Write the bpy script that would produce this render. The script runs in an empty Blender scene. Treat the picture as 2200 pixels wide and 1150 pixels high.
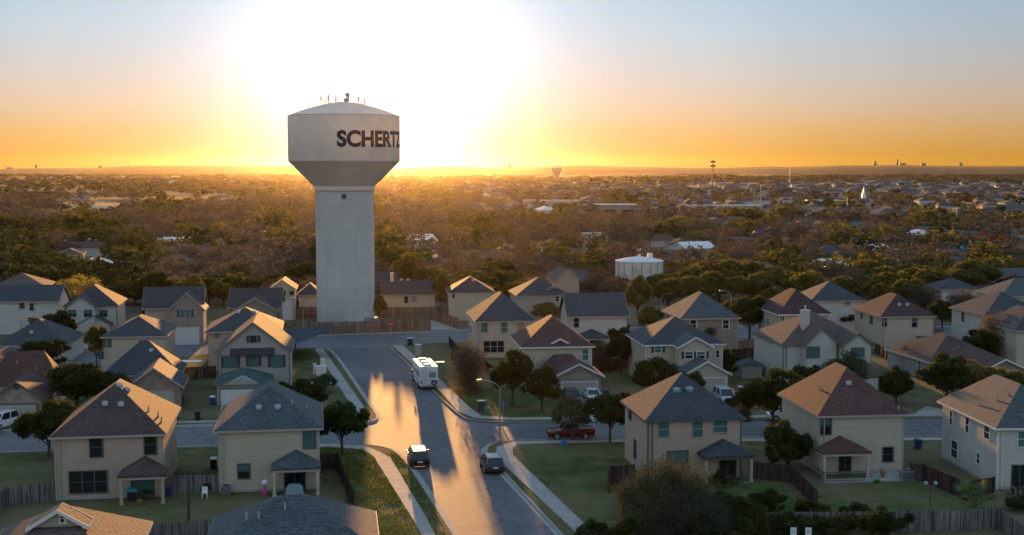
import bpy, math, random
import numpy as np
from mathutils import Vector, Matrix
R = math.radians
random.seed(7); RNG = np.random.default_rng(11)
SC = bpy.context.scene; COL = SC.collection

# ---------------------------------------------------------------- camera
FPX, HOR, CH = 2700.0, 362.0, 30.0          # focal length in photo pixels, horizon row, camera height in metres
PITCH = math.atan((575 - HOR) / FPX)
cam = bpy.data.objects.new('camera', bpy.data.cameras.new('camera')); COL.objects.link(cam)
cam.data.sensor_width = 36; cam.data.lens = 36 * FPX / 2200; cam.data.clip_start = 1; cam.data.clip_end = 40000
cam.location = (0, 0, CH); cam.rotation_euler = (R(90) - PITCH, 0, 0)
SC.camera = cam
# ---------------------------------------------------------------- sky and sun
SUN_EL = R(3.9); SUN_AZ = math.atan((825 - 1100) / FPX)      # azimuth measured from +Y towards +X
w = bpy.data.worlds.new('World'); SC.world = w; w.use_nodes = True
nt = w.node_tree; nt.nodes.clear()
sky = nt.nodes.new('ShaderNodeTexSky'); sky.sky_type = 'NISHITA'; sky.sun_disc = False
sky.sun_elevation = SUN_EL; sky.sun_rotation = SUN_AZ; sky.altitude = 0
sky.air_density = 1.0; sky.dust_density = 2.2; sky.ozone_density = 2.5
L_ = nt.links; N_ = nt.nodes.new
SD = Vector((math.sin(SUN_AZ) * math.cos(SUN_EL), math.cos(SUN_AZ) * math.cos(SUN_EL), math.sin(SUN_EL)))
def nmath(op, a, b=None, clamp=False):
    n = N_('ShaderNodeMath'); n.operation = op; n.use_clamp = clamp
    for i, q in enumerate((a, b)):
        if q is None: continue
        if isinstance(q, (int, float)): n.inputs[i].default_value = q
        else: L_.new(q, n.inputs[i])
    return n.outputs[0]
def nramp(fac, pts, interp='EASE'):
    n = N_('ShaderNodeValToRGB'); n.color_ramp.interpolation = 'LINEAR'; e = n.color_ramp.elements
    while len(e) < len(pts): e.new(.5)
    for k, (p, c) in zip(e, pts): k.position = p; k.color = (*c, 1) if isinstance(c, tuple) else (c, c, c, 1)
    L_.new(fac, n.inputs[0]); return n.outputs[0]
def nmix(kind, f, a, b):
    n = N_('ShaderNodeMix'); n.data_type = 'RGBA'; n.blend_type = kind; n.clamp_result = False
    for i, q in ((0, f), (6, a), (7, b)):
        if isinstance(q, (int, float)): n.inputs[i].default_value = q
        elif isinstance(q, tuple): n.inputs[i].default_value = (*q, 1)
        else: L_.new(q, n.inputs[i])
    return n.outputs[2]
tcw = N_('ShaderNodeTexCoord'); dirn = tcw.outputs['Generated']; sep = N_('ShaderNodeSeparateXYZ'); L_.new(dirn, sep.inputs[0])
dt = N_('ShaderNodeVectorMath'); dt.operation = 'DOT_PRODUCT'; L_.new(dirn, dt.inputs[0]); dt.inputs[1].default_value = SD
ang = nmath('MULTIPLY', nmath('ARCCOSINE', dt.outputs['Value']), 180 / math.pi)       # degrees from the sun
el = nmath('SQRT', nmath('MAXIMUM', sep.outputs[2], 0.0))
E = lambda deg: math.sqrt(max(0, math.sin(R(deg))))
SKYC = [(0, (.72, .34, .03)), (E(.6), (.76, .38, .05)), (E(1.6), (.80, .47, .17)), (E(2.8), (.76, .56, .38)), (E(4.2), (.66, .61, .57)), (E(6), (.54, .64, .72)), (E(8.5), (.42, .59, .74)), (E(16), (.36, .53, .72)), (E(35), (.33, .50, .74)), (1, (.30, .46, .74))]
base = nramp(el, SKYC)
fall = nramp(nmath('DIVIDE', ang, 180), [(0, 1.0), (15 / 180, 1.0), (27 / 180, .80), (60 / 180, .72), (110 / 180, .85), (1, .95)])
glow = nramp(nmath('DIVIDE', ang, 40), [(0, 1.2), (3 / 40, (1.0, 1.0, 1.0)), (4.5 / 40, (.60, .62, .66)), (6 / 40, (.33, .35, .40)), (7.5 / 40, (.22, .22, .25)), (9 / 40, (.16, .145, .15)), (11 / 40, (.105, .09, .08)), (14 / 40, (.065, .055, .04)), (18 / 40, (.028, .023, .018)), (24 / 40, 0.0), (1, 0.0)])
back = nramp(el, [(0, (.31, .31, .32)), (E(6), (.32, .35, .38)), (E(25), (.22, .29, .38)), (1, (.16, .25, .39))])      # sky away from the sun
side = nramp(nmath('DIVIDE', ang, 180), [(0, 0.0), (32 / 180, 0.0), (75 / 180, 1.0), (1, 1.0)])
custom = nmix('ADD', 1.0, nmix('MIX', side, nmix('MULTIPLY', 1.0, nmix('MULTIPLY', 1.0, base, fall), (.72, .72, .72)), nmix('MULTIPLY', 1.0, back, (1.25, 1.24, 1.22))), nmix('MULTIPLY', 1.0, glow, (.76, .76, .76)))
skyt = nmix('MULTIPLY', 1.0, sky.outputs[0], (.05, .05, .05))                          # Nishita sky at strength 0.05
skyc = nmix('MULTIPLY', 1.0, nmix('ADD', side, custom, skyt), (.73, .73, .73))
bg = N_('ShaderNodeBackground'); wo = N_('ShaderNodeOutputWorld'); bg.inputs[1].default_value = 1.0
L_.new(skyc, bg.inputs[0]); L_.new(bg.outputs[0], wo.inputs[0])
sl = bpy.data.lights.new('sun', 'SUN'); sl.energy = 5.0; sl.angle = R(0.6); sl.color = (1.0, 0.47, 0.125)
sun = bpy.data.objects.new('sun', sl); COL.objects.link(sun); sun.location = (-60, 400, 120)
sun.rotation_euler = SD.to_track_quat('Z', 'Y').to_euler()
vs = SC.view_settings; vs.view_transform = 'Standard'; vs.look = 'None'; vs.gamma = 1; vs.exposure = 0.9; vs.use_curve_mapping = False
cy = SC.cycles; cy.use_denoising = True; cy.max_bounces = 5; cy.diffuse_bounces = 2; cy.glossy_bounces = 2
cy.transmission_bounces = 3; cy.volume_bounces = 0; cy.transparent_max_bounces = 8; cy.use_adaptive_sampling = True

# ---------------------------------------------------------------- pixels of the photograph to points of the place
def ray(x, y):
    a, b = (x - 1100) / FPX, (575 - y) / FPX
    c, s = math.cos(PITCH), math.sin(PITCH)
    return Vector((a, b * s + c, b * c - s))
def gp(x, y, z=0.0):
    d = ray(x, y); t = (z - CH) / d.z
    return Vector((d.x * t, d.y * t, z))
def at(x, y, Y):                              # point on a pixel's ray at depth Y
    d = ray(x, y); t = Y / d.y
    return Vector((d.x * t, Y, CH + d.z * t))

# ---------------------------------------------------------------- tags
def tag(o, label=None, cat=None, group=None, kind=None):
    if label: o['label'] = label
    if cat: o['category'] = cat
    if group: o['group'] = group
    if kind: o['kind'] = kind
    return o
def empty(name, loc=(0, 0, 0), rz=0.0, label=None, cat=None, group=None):
    o = bpy.data.objects.new(name, None); COL.objects.link(o); o.location = loc; o.rotation_euler = (0, 0, rz)
    o.empty_display_size = 0.3
    return tag(o, label, cat, group)
def copy_tree(o, parent=None):
    c = o.copy(); COL.objects.link(c)
    if parent: c.parent = parent
    for ch in list(o.children): copy_tree(ch, c)
    return c

# ---------------------------------------------------------------- materials
MATS = {}
def mat(name, col, rough=0.8, spec=0.3, metal=0.0, var=0.0, vscale=0.6, bump=0.0, bscale=8.0, vcol=None, kind=None, trans=0.0):
    if name in MATS: return MATS[name]
    m = bpy.data.materials.new(name); m.use_nodes = True; n = m.node_tree; L = n.links
    b = n.nodes['Principled BSDF']; b.inputs['Roughness'].default_value = rough; b.inputs['Metallic'].default_value = metal
    b.inputs['Specular IOR Level'].default_value = spec
    b.inputs['Base Color'].default_value = (*col, 1)
    tc = n.nodes.new('ShaderNodeTexCoord')
    src = tc.outputs['Object']
    if var > 0:
        nz = n.nodes.new('ShaderNodeTexNoise'); nz.inputs['Scale'].default_value = vscale; nz.inputs['Detail'].default_value = 6
        nz.inputs['Roughness'].default_value = .65
        cr = n.nodes.new('ShaderNodeValToRGB'); c2 = vcol or tuple(c * (1 - var) for c in col)
        cr.color_ramp.elements[0].position = .32; cr.color_ramp.elements[1].position = .68
        cr.color_ramp.elements[0].color = (*c2, 1); cr.color_ramp.elements[1].color = (*(min(1, c * (1 + var * .4)) for c in col), 1)
        L.new(src, nz.inputs['Vector']); L.new(nz.outputs[0], cr.inputs[0]); last = cr.outputs[0]
        L.new(last, b.inputs['Base Color'])
    else: last = None
    h = None
    if kind == 'siding':
        wv = n.nodes.new('ShaderNodeTexWave'); wv.wave_type = 'BANDS'; wv.bands_direction = 'Z'; wv.wave_profile = 'SAW'
        wv.inputs['Scale'].default_value = 1.3; wv.inputs['Distortion'].default_value = 0; L.new(src, wv.inputs['Vector']); h = (wv.outputs[1], .8, .03)
        mx = n.nodes.new('ShaderNodeMix'); mx.data_type = 'RGBA'; mx.blend_type = 'MULTIPLY'; mx.inputs[0].default_value = .25
        L.new(last, mx.inputs[6]); L.new(wv.outputs[0], mx.inputs[7]); L.new(mx.outputs[2], b.inputs['Base Color'])
    if kind == 'brick':
        bt = n.nodes.new('ShaderNodeTexBrick'); bt.inputs['Scale'].default_value = 1.0
        bt.inputs['Brick Width'].default_value = .42; bt.inputs['Row Height'].default_value = .16; bt.inputs['Mortar Size'].default_value = .02
        bt.inputs['Color1'].default_value = (*col, 1); bt.inputs['Color2'].default_value = (*(c * .5 for c in col), 1)
        bt.inputs['Mortar'].default_value = (.3, .28, .25, 1)
        mp = n.nodes.new('ShaderNodeMapping'); mp.inputs['Rotation'].default_value = (R(90), 0, 0); L.new(src, mp.inputs[0]); L.new(mp.outputs[0], bt.inputs['Vector'])
        L.new(bt.outputs[0], b.inputs['Base Color'])
    if kind == 'shingle':
        # courses of shingle tabs: fine value changes along the course, thin dark lines between courses
        nz2 = n.nodes.new('ShaderNodeTexNoise'); nz2.inputs['Scale'].default_value = 1.0; nz2.inputs['Detail'].default_value = 2
        mp = n.nodes.new('ShaderNodeMapping'); mp.inputs['Scale'].default_value = (3.2, 3.2, 9.0); L.new(src, mp.inputs[0]); L.new(mp.outputs[0], nz2.inputs['Vector'])
        mx = n.nodes.new('ShaderNodeMix'); mx.data_type = 'RGBA'; mx.blend_type = 'MULTIPLY'; mx.inputs[0].default_value = .75
        c3 = n.nodes.new('ShaderNodeValToRGB'); c3.color_ramp.elements[0].position = .35; c3.color_ramp.elements[1].position = .62
        c3.color_ramp.elements[0].color = (.45, .45, .45, 1); c3.color_ramp.elements[1].color = (1.15, 1.12, 1.08, 1)
        L.new(nz2.outputs[0], c3.inputs[0]); L.new(last, mx.inputs[6]); L.new(c3.outputs[0], mx.inputs[7])
        wv = n.nodes.new('ShaderNodeTexWave'); wv.wave_type = 'BANDS'; wv.bands_direction = 'Z'; wv.wave_profile = 'SAW'; wv.inputs['Scale'].default_value = 2.2
        wv.inputs['Distortion'].default_value = .4
        L.new(src, wv.inputs['Vector'])
        m2 = n.nodes.new('ShaderNodeMix'); m2.data_type = 'RGBA'; m2.blend_type = 'MULTIPLY'; m2.inputs[0].default_value = .28
        L.new(mx.outputs[2], m2.inputs[6]); L.new(wv.outputs[0], m2.inputs[7]); L.new(m2.outputs[2], b.inputs['Base Color']); h = (nz2.outputs[0], .5, .05)
    if kind == 'boards':
        wv = n.nodes.new('ShaderNodeTexNoise'); wv.inputs['Scale'].default_value = 1; wv.inputs['Detail'].default_value = 1
        mp = n.nodes.new('ShaderNodeMapping'); mp.inputs['Scale'].default_value = (7, 7, .25); L.new(src, mp.inputs[0]); L.new(mp.outputs[0], wv.inputs['Vector'])
        mx = n.nodes.new('ShaderNodeMix'); mx.data_type = 'RGBA'; mx.blend_type = 'MULTIPLY'; mx.inputs[0].default_value = .8
        c3 = n.nodes.new('ShaderNodeValToRGB'); c3.color_ramp.elements[0].position = .38; c3.color_ramp.elements[1].position = .6
        c3.color_ramp.elements[0].color = (.3, .3, .3, 1); c3.color_ramp.elements[1].color = (1.2, 1.2, 1.2, 1)
        L.new(wv.outputs[0], c3.inputs[0]); L.new(last, mx.inputs[6]); L.new(c3.outputs[0], mx.inputs[7]); L.new(mx.outputs[2], b.inputs['Base Color'])
    if bump > 0 and h is None:
        nb = n.nodes.new('ShaderNodeTexNoise'); nb.inputs['Scale'].default_value = bscale; nb.inputs['Detail'].default_value = 4
        L.new(src, nb.inputs['Vector']); h = (nb.outputs[0], min(1, bump), .1)
    if h:
        bp = n.nodes.new('ShaderNodeBump'); bp.inputs['Strength'].default_value = h[1]; bp.inputs['Distance'].default_value = h[2]
        L.new(h[0], bp.inputs['Height']); L.new(bp.outputs[0], b.inputs['Normal'])
    MATS[name] = m
    return m
def leafmat(name, c1, c2, trans=.45, rnd=.5):
    m = bpy.data.materials.new(name); m.use_nodes = True; n = m.node_tree; L = n.links; n.nodes.remove(n.nodes['Principled BSDF'])
    out = n.nodes['Material Output']
    geo = n.nodes.new('ShaderNodeNewGeometry'); nz = n.nodes.new('ShaderNodeTexNoise'); nz.inputs['Scale'].default_value = .09; nz.inputs['Detail'].default_value = 3
    L.new(geo.outputs['Position'], nz.inputs['Vector'])
    nz2 = n.nodes.new('ShaderNodeTexNoise'); nz2.inputs['Scale'].default_value = 1.6; nz2.inputs['Detail'].default_value = 1; L.new(geo.outputs['Position'], nz2.inputs['Vector'])
    ad = n.nodes.new('ShaderNodeMath'); ad.operation = 'ADD'; L.new(nz.outputs[0], ad.inputs[0]); L.new(nz2.outputs[0], ad.inputs[1])
    ml = n.nodes.new('ShaderNodeMath'); ml.operation = 'MULTIPLY'; ml.inputs[1].default_value = .5; L.new(ad.outputs[0], ml.inputs[0])
    cr = n.nodes.new('ShaderNodeValToRGB'); cr.color_ramp.elements[0].position = .36; cr.color_ramp.elements[1].position = .64
    cr.color_ramp.elements[0].color = (*c1, 1); cr.color_ramp.elements[1].color = (*c2, 1); L.new(ml.outputs[0], cr.inputs[0])
    df = n.nodes.new('ShaderNodeBsdfDiffuse'); tr = n.nodes.new('ShaderNodeBsdfTranslucent'); mx = n.nodes.new('ShaderNodeMixShader')
    L.new(cr.outputs[0], df.inputs[0]); L.new(cr.outputs[0], tr.inputs[0]); mx.inputs[0].default_value = trans
    L.new(df.outputs[0], mx.inputs[1]); L.new(tr.outputs[0], mx.inputs[2]); L.new(mx.outputs[0], out.inputs[0])
    MATS[name] = m
    return m

M = MATS
def walls(n, c, k='siding'): return mat(n, c, .75, .25, var=.12, vscale=.5, kind=k)
walls('siding tan', (.50, .40, .31)); walls('siding cream', (.56, .50, .38)); walls('siding white', (.60, .58, .52))
walls('siding beige', (.46, .41, .33)); walls('siding taupe', (.30, .25, .215)); walls('siding grey', (.42, .40, .37))
mat('brick red', (.33, .20, .14), .85, .2, kind='brick'); mat('brick stone', (.36, .29, .21), .85, .2, kind='brick'); mat('brick pinkish', (.40, .28, .21), .85, .2, kind='brick')
def roofs(n, c): return mat(n, c, .82, .35, var=.22, vscale=.35, kind='shingle')
roofs('roof slate', (.062, .078, .09)); roofs('roof blue grey', (.09, .115, .125)); roofs('roof brown', (.10, .068, .06)); roofs('roof red brown', (.125, .062, .052))
roofs('roof grey brown', (.135, .105, .09)); roofs('roof green grey', (.07, .11, .105)); roofs('roof charcoal', (.065, .065, .072)); roofs('roof dark red', (.085, .045, .045))
mat('trim tan', (.36, .31, .26), .6); mat('trim white', (.62, .6, .56), .6); mat('trim dark', (.09, .085, .08), .6); mat('trim green', (.12, .14, .12), .6)
mat('shutter', (.05, .06, .06), .6); mat('concrete', (.34, .33, .30), .8, .3, var=.2, vscale=.5, bump=.2, bscale=6)
mat('glass dark', (.012, .018, .02), .08, .6); mat('glass blinds', (.06, .15, .145), .15, .6); mat('glass pale', (.2, .27, .27), .15, .6)
mat('garage door', (.40, .36, .30), .6, var=.08); mat('garage door white', (.6, .58, .54), .6, var=.08)
mat('metal grey', (.32, .33, .34), .4, .5, .6); mat('white paint', (.72, .71, .68), .5, var=.08, vscale=2); mat('black plastic', (.02, .02, .022), .5)
mat('rubber', (.015, .015, .015), .8); mat('chrome', (.6, .6, .6), .2, .5, 1.0)
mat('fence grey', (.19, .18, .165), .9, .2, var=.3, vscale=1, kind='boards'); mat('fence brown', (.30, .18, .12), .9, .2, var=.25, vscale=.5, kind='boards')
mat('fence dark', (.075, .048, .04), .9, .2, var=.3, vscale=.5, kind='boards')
mat('bark', (.09, .07, .055), .95, .1, var=.4, vscale=4, bump=.5)
leafmat('oak leaves', (.03, .044, .016), (.095, .105, .034), .5); leafmat('olive leaves', (.075, .085, .022), (.20, .17, .05), .5)
leafmat('bare twigs', (.07, .064, .054), (.19, .155, .108), .35); leafmat('feathery leaves', (.04, .052, .035), (.11, .11, .065), .35); leafmat('rust leaves', (.11, .055, .03), (.16, .085, .04), .35)
leafmat('grey green leaves', (.05, .07, .04), (.13, .13, .07), .4); leafmat('yellow leaves', (.20, .18, .04), (.34, .28, .07), .6)
leafmat('grass blades', (.06, .10, .01), (.22, .23, .025), .6); leafmat('palm leaves', (.13, .17, .08), (.22, .26, .12), .3)

# ---------------------------------------------------------------- mesh building
class MB:
    def __init__(s): s.v = []; s.f = []; s.mi = []; s.cur = 0
    def add(s, vs, fs, m=None):
        n = len(s.v); s.v += [tuple(v) for v in vs]
        for f in fs: s.f.append([i + n for i in f]); s.mi.append(s.cur if m is None else m)
    def box(s, x0, y0, z0, x1, y1, z1, m=None):
        s.add([(x0, y0, z0), (x1, y0, z0), (x1, y1, z0), (x0, y1, z0), (x0, y0, z1), (x1, y0, z1), (x1, y1, z1), (x0, y1, z1)],
              [(0, 3, 2, 1), (4, 5, 6, 7), (0, 1, 5, 4), (1, 2, 6, 5), (2, 3, 7, 6), (3, 0, 4, 7)], m)
    def bar(s, a, b, w, h=None, m=None, n=4, w2=None):      # prism from a to b
        a, b = Vector(a), Vector(b); d = (b - a).normalized(); h = h or w
        up = Vector((0, 0, 1)) if abs(d.z) < .95 else Vector((0, 1, 0))
        sx = d.cross(up).normalized(); sy = sx.cross(d).normalized(); r = []
        for p, k in ((a, 1.0), (b, (w2 / w) if w2 else 1.0)):
            for i in range(n):
                t = 2 * math.pi * (i + .5) / n; q = 1.0 / (2 * math.cos(math.pi / n)) if n == 4 else .5
                r.append(p + sx * math.cos(t) * w * q * k + sy * math.sin(t) * h * q * k)
        s.add(r, [tuple(range(n))[::-1], tuple(range(n, 2 * n))] + [(i, (i + 1) % n, n + (i + 1) % n, n + i) for i in range(n)], m)
    def lathe(s, prof, n=24, c=(0, 0, 0), m=None):
        vs = []; fs = []
        for r, z in prof:
            for i in range(n):
                t = 2 * math.pi * i / n; vs.append((c[0] + r * math.cos(t), c[1] + r * math.sin(t), c[2] + z))
        for k in range(len(prof) - 1):
            for i in range(n): j = (i + 1) % n; fs.append((k * n + i, k * n + j, (k + 1) * n + j, (k + 1) * n + i))
        fs.append(tuple(range(n))[::-1]); fs.append(tuple(range((len(prof) - 1) * n, len(prof) * n)))
        s.add(vs, fs, m)
    def prism(s, poly, z0, z1, m=None):
        n = len(poly)
        s.add([(p[0], p[1], z0) for p in poly] + [(p[0], p[1], z1) for p in poly],
              [tuple(range(n))[::-1], tuple(range(n, 2 * n))] + [(i, (i + 1) % n, n + (i + 1) % n, n + i) for i in range(n)], m)
    def extr(s, poly, axis, a0, a1, m=None):             # poly in (other, z); axis 'x' or 'y'
        n = len(poly); P = (lambda q, a: (a, q[0], q[1])) if axis == 'x' else (lambda q, a: (q[0], a, q[1]))
        s.add([P(q, a0) for q in poly] + [P(q, a1) for q in poly],
              [tuple(range(n)), tuple(range(n, 2 * n))[::-1]] + [(i, n + i, n + (i + 1) % n, (i + 1) % n) for i in range(n)], m)
    def build(s, name, material, parent=None, smooth=False, loc=None):
        me = bpy.data.meshes.new(name); me.from_pydata(s.v, [], s.f)
        mats = material if isinstance(material, (list, tuple)) else [material]
        for q in mats: me.materials.append(M[q] if isinstance(q, str) else q)
        if len(mats) > 1: me.polygons.foreach_set('material_index', s.mi)
        me.update()
        import bmesh
        b = bmesh.new(); b.from_mesh(me); bmesh.ops.recalc_face_normals(b, faces=b.faces); b.to_mesh(me); b.free()
        if smooth:
            me.polygons.foreach_set('use_smooth', [True] * len(me.polygons))
            try: me.set_sharp_from_angle(angle=R(38))
            except Exception: pass
        o = bpy.data.objects.new(name, me); COL.objects.link(o)
        if parent: o.parent = parent
        if loc: o.location = loc
        return o
def soup(name, P, faces_per, material, mi=None, parent=None):
    """P: (n, k, 3) array, n polygons of k corners."""
    n, k, _ = P.shape; me = bpy.data.meshes.new(name)
    me.vertices.add(n * k); me.vertices.foreach_set('co', P.reshape(-1).astype(np.float32))
    me.loops.add(n * k); me.loops.foreach_set('vertex_index', np.arange(n * k, dtype=np.int32))
    me.polygons.add(n); me.polygons.foreach_set('loop_start', np.arange(0, n * k, k, dtype=np.int32))
    mats = material if isinstance(material, (list, tuple)) else [material]
    for q in mats: me.materials.append(M[q])
    if mi is not None: me.polygons.foreach_set('material_index', np.asarray(mi, dtype=np.int32))
    me.update(calc_edges=True)
    o = bpy.data.objects.new(name, me); COL.objects.link(o)
    if parent: o.parent = parent
    return o

# ---------------------------------------------------------------- houses
T = .2
class Block: pass
class House:
    def __init__(s, name, label, wall, roof, trim='trim tan', rot=7, cat='house', group=None):
        s.root = empty(name, (0, 0, 0), R(rot), label, cat, group); s.rot = R(rot); s.wall = wall; s.roof = roof; s.trim = trim; s.o = None; s.blocks = []
    def loc(s, p):                                    # world point to this house's own axes
        d = Vector(p) - s.o; c, n = math.cos(s.rot), math.sin(s.rot)
        return Vector((d.x * c + d.y * n, -d.x * n + d.y * c, d.z))
    def lray(s, x, y):
        d = ray(x, y); c, n = math.cos(s.rot), math.sin(s.rot)
        o = s.loc(Vector((0, 0, CH))); return o, Vector((d.x * c + d.y * n, -d.x * n + d.y * c, d.z))
    def block(s, xl, xr, y, he=6.0, depth=11, kind='hip', rh=3.2, ins=None, wall=None, roof=None, oh=.42, corners=False, z0=0, ygrow=None):
        A, B = gp(xl, y, he), gp(xr, y, he); Mid = (A + B) / 2; W = (B.x - A.x) / math.cos(s.rot)
        if s.o is None:
            c, n = math.cos(s.rot), math.sin(s.rot)
            s.o = Vector((Mid.x - (W / 2 - oh) * c - oh * n, Mid.y - (W / 2 - oh) * n + oh * c, 0)); s.root.location = s.o
        lm = s.loc(Mid); b = Block(); b.X0, b.X1, b.Y0, b.Y1 = lm.x - W / 2, lm.x + W / 2, lm.y, lm.y + depth
        if ygrow is not None: b.Y1 = ygrow
        b.x0, b.x1, b.y0, b.y1 = b.X0 + oh, b.X1 - oh, b.Y0 + oh, b.Y1 - oh; b.z = he; b.rh = rh; b.kind = kind
        D = b.Y1 - b.Y0; rf = MB(); wl = MB(); fa = MB(); W = b.X1 - b.X0
        if kind == 'hip':
            if ins is None: k = min(W, D) / 2; ins = (k, k, k, k)
            il, ir, f_, ib = ins
            if W >= D and ins[2] + ins[3] < D: f_ = ib = D / 2
            if W < D: q = il + ir; il, ir = il * W / q, ir * W / q
            else: q = f_ + ib; f_, ib = f_ * D / q, ib * D / q
            b.ins = (il, ir, f_, ib); A = (b.X0 + il, b.Y0 + f_, he + rh); B = (b.X1 - ir, b.Y1 - ib, he + rh)
            v = [(b.X0, b.Y0, he), (b.X1, b.Y0, he), (b.X1, b.Y1, he), (b.X0, b.Y1, he), A, B,
                 (b.X0, b.Y0, he - T), (b.X1, b.Y0, he - T), (b.X1, b.Y1, he - T), (b.X0, b.Y1, he - T)]
            if W >= D: fs = [(0, 1, 5, 4), (1, 2, 5), (2, 3, 4, 5), (3, 0, 4)]
            else: fs = [(0, 1, 4), (1, 2, 5, 4), (2, 3, 5), (3, 0, 4, 5)]
            rf.add(v, fs + [(6, 7, 1, 0), (7, 8, 2, 1), (8, 9, 3, 2), (9, 6, 0, 3), (9, 8, 7, 6)])
            wl.box(b.x0, b.y0, z0, b.x1, b.y1, he - T - .004)
            e = .035
            fa.box(b.X0 - e, b.Y0 - e, he - T - .02, b.X1 + e, b.Y0 - .003, he - .02); fa.box(b.X0 - e, b.Y1 + .003, he - T - .02, b.X1 + e, b.Y1 + e, he - .02)
            fa.box(b.X0 - e, b.Y0, he - T - .02, b.X0 - .003, b.Y1, he - .02); fa.box(b.X1 + .003, b.Y0, he - T - .02, b.X1 + e, b.Y1, he - .02)
        else:
            gx = kind == 'gx'; a0, a1 = (b.Y0, b.Y1) if gx else (b.X0, b.X1); am = (a0 + a1) / 2; h = (a1 - a0) / 2
            p0, p1 = (b.X0, b.X1) if gx else (b.Y0, b.Y1); ax = 'x' if gx else 'y'
            rf.extr([(a0, he), (am, he + rh), (a1, he), (a1, he - T), (am, he + rh - T), (a0, he - T)], ax, p0, p1)
            w0, w1 = (b.y0, b.y1) if gx else (b.x0, b.x1); zw = he + rh * oh / h - T - .01
            wl.extr([(w0, z0), (w1, z0), (w1, zw), (am, he + rh - T - .01), (w0, zw)], ax, *((b.x0, b.x1) if gx else (b.y0, b.y1)))
            for q0, q1 in ((p0 - .04, p0 - .003), (p1 + .003, p1 + .04)):
                fa.extr([(a0 - .02, he + .01), (am, he + rh + .01), (am, he + rh - .24), (a0 - .02, he - .24)], ax, q0, q1)
                fa.extr([(am, he + rh + .01), (a1 + .02, he + .01), (a1 + .02, he - .24), (am, he + rh - .24)], ax, q0, q1)
            if gx: fa.box(b.X0, b.Y0 - .04, he - T - .02, b.X1, b.Y0 - .003, he - .02)
            else:
                fa.box(b.X0 - .04, b.Y0, he - T - .02, b.X0 - .003, b.Y1, he - .02); fa.box(b.X1 + .003, b.Y0, he - T - .02, b.X1 + .04, b.Y1, he - .02)
        b.wo = wl.build('wall', wall or s.wall, s.root); b.ro = rf.build('roof', roof or s.roof, s.root); fa.build('fascia', s.trim, b.ro)
        # ridge caps: one course of shingles along the ridge and hips
        if corners:
            for x, y_ in ((b.x0, b.y0), (b.x1, b.y0)):
                cb = MB(); cb.box(x - .07, y_ - .07, z0, x + .07, y_ + .07, he - T - .01); cb.build('corner_board', s.trim, b.wo)
            dsp = MB(); q = b.x0 + .35; dsp.box(q, b.y0 - .12, .2, q + .1, b.y0 - .01, he - T - .02); dsp.bar((q + .05, b.y0 - .06, he - T - .1), (q + .05, b.Y0 + .02, he - .05), .09); dsp.build('downspout', s.trim, b.wo)
            fd = MB(); fd.box(b.x0 - .03, b.y0 - .03, -.05, b.x1 + .03, b.y0 - .004, .38); fd.box(b.x0 - .03, b.y0, -.05, b.x0 - .004, b.y1, .38); fd.build('foundation', 'concrete', b.wo)
        s.blocks.append(b); return b
    def rz(s, b, x, y):
        if not (b.X0 <= x <= b.X1 and b.Y0 <= y <= b.Y1): return -9
        if b.kind == 'hip':
            il, ir, f_, ib = b.ins; return b.z + b.rh * min(1, (x - b.X0) / il, (b.X1 - x) / ir, (y - b.Y0) / f_, (b.Y1 - y) / ib)
        if b.kind == 'gx': h = (b.Y1 - b.Y0) / 2; return b.z + b.rh * (1 - abs(y - b.Y0 - h) / h)
        h = (b.X1 - b.X0) / 2; return b.z + b.rh * (1 - abs(x - b.X0 - h) / h)
    def onroof(s, px, py, b):
        o, d = s.lray(px, py); t = 40.0
        while t < 700:
            p = o + d * t
            if p.z < s.rz(b, p.x, p.y): return p
            t += .1
            if p.z < 0: return None
    def vents(s, pts, b=None, kind='turtle'):
        b = b or s.blocks[0]
        for x, y in pts:
            p = s.onroof(x, y, b)
            if p is None: continue
            m = MB()
            if kind == 'turtle':
                m.lathe([(.34, -.15), (.34, .1), (.28, .24), (.1, .3)], 12); m.build('roof_vent', 'metal grey', b.ro, True, loc=p)
            elif kind == 'skylight':
                m.lathe([(.42, -.2), (.42, .08), (.3, .22), (.1, .28)], 14); m.build('skylight_dome', 'glass pale', b.ro, True, loc=p)
            else:
                m.lathe([(.07, -.3), (.07, .5)], 8); m.build('vent_pipe', 'trim tan', b.ro, loc=p)
    def rect(s, b, face, r):
        def hit(x, y):
            o, d = s.lray(x, y)
            if face == 'F': t = (b.y0 - o.y) / d.y; p = o + d * t; return p.x, p.z
            X = b.x0 if face == 'L' else b.x1; t = (X - o.x) / d.x; p = o + d * t; return p.y, p.z
        a = hit(r[0], (r[1] + r[3]) / 2); c = hit(r[2], (r[1] + r[3]) / 2); xm = (r[0] + r[2]) / 2
        z1 = hit(xm, r[1])[1]; z0 = hit(xm, r[3])[1]
        return min(a[0], c[0]), max(a[0], c[0]), max(.05, z0), min(z1, b.z - T - .02) if b.kind == 'hip' or face != 'F' else z1
    def win(s, face, *r, k='t', b=None, trim=None, n=1, shut=False, sill=True, mull=True):
        b = b or s.blocks[0]; x0, x1, z0, z1 = s.rect(b, face, r)
        if x1 - x0 > 12: return
        def bx(m, a0, a1, c0, c1, d0, d1):            # along the wall, height, depth out of the wall
            if face == 'F': m.box(a0, b.y0 - d1, c0, a1, b.y0 - d0, c1)
            elif face == 'L': m.box(b.x0 - d1, a0, c0, b.x0 - d0, a1, c1)
            else: m.box(b.x1 + d0, a0, c0, b.x1 + d1, a1, c1)
        f = MB(); fw = .1; W = (x1 - x0) / n
        bx(f, x0 - fw, x1 + fw, z1, z1 + fw, .002, .09); bx(f, x0 - fw, x1 + fw, z0 - fw, z0, .002, .11)
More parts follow.
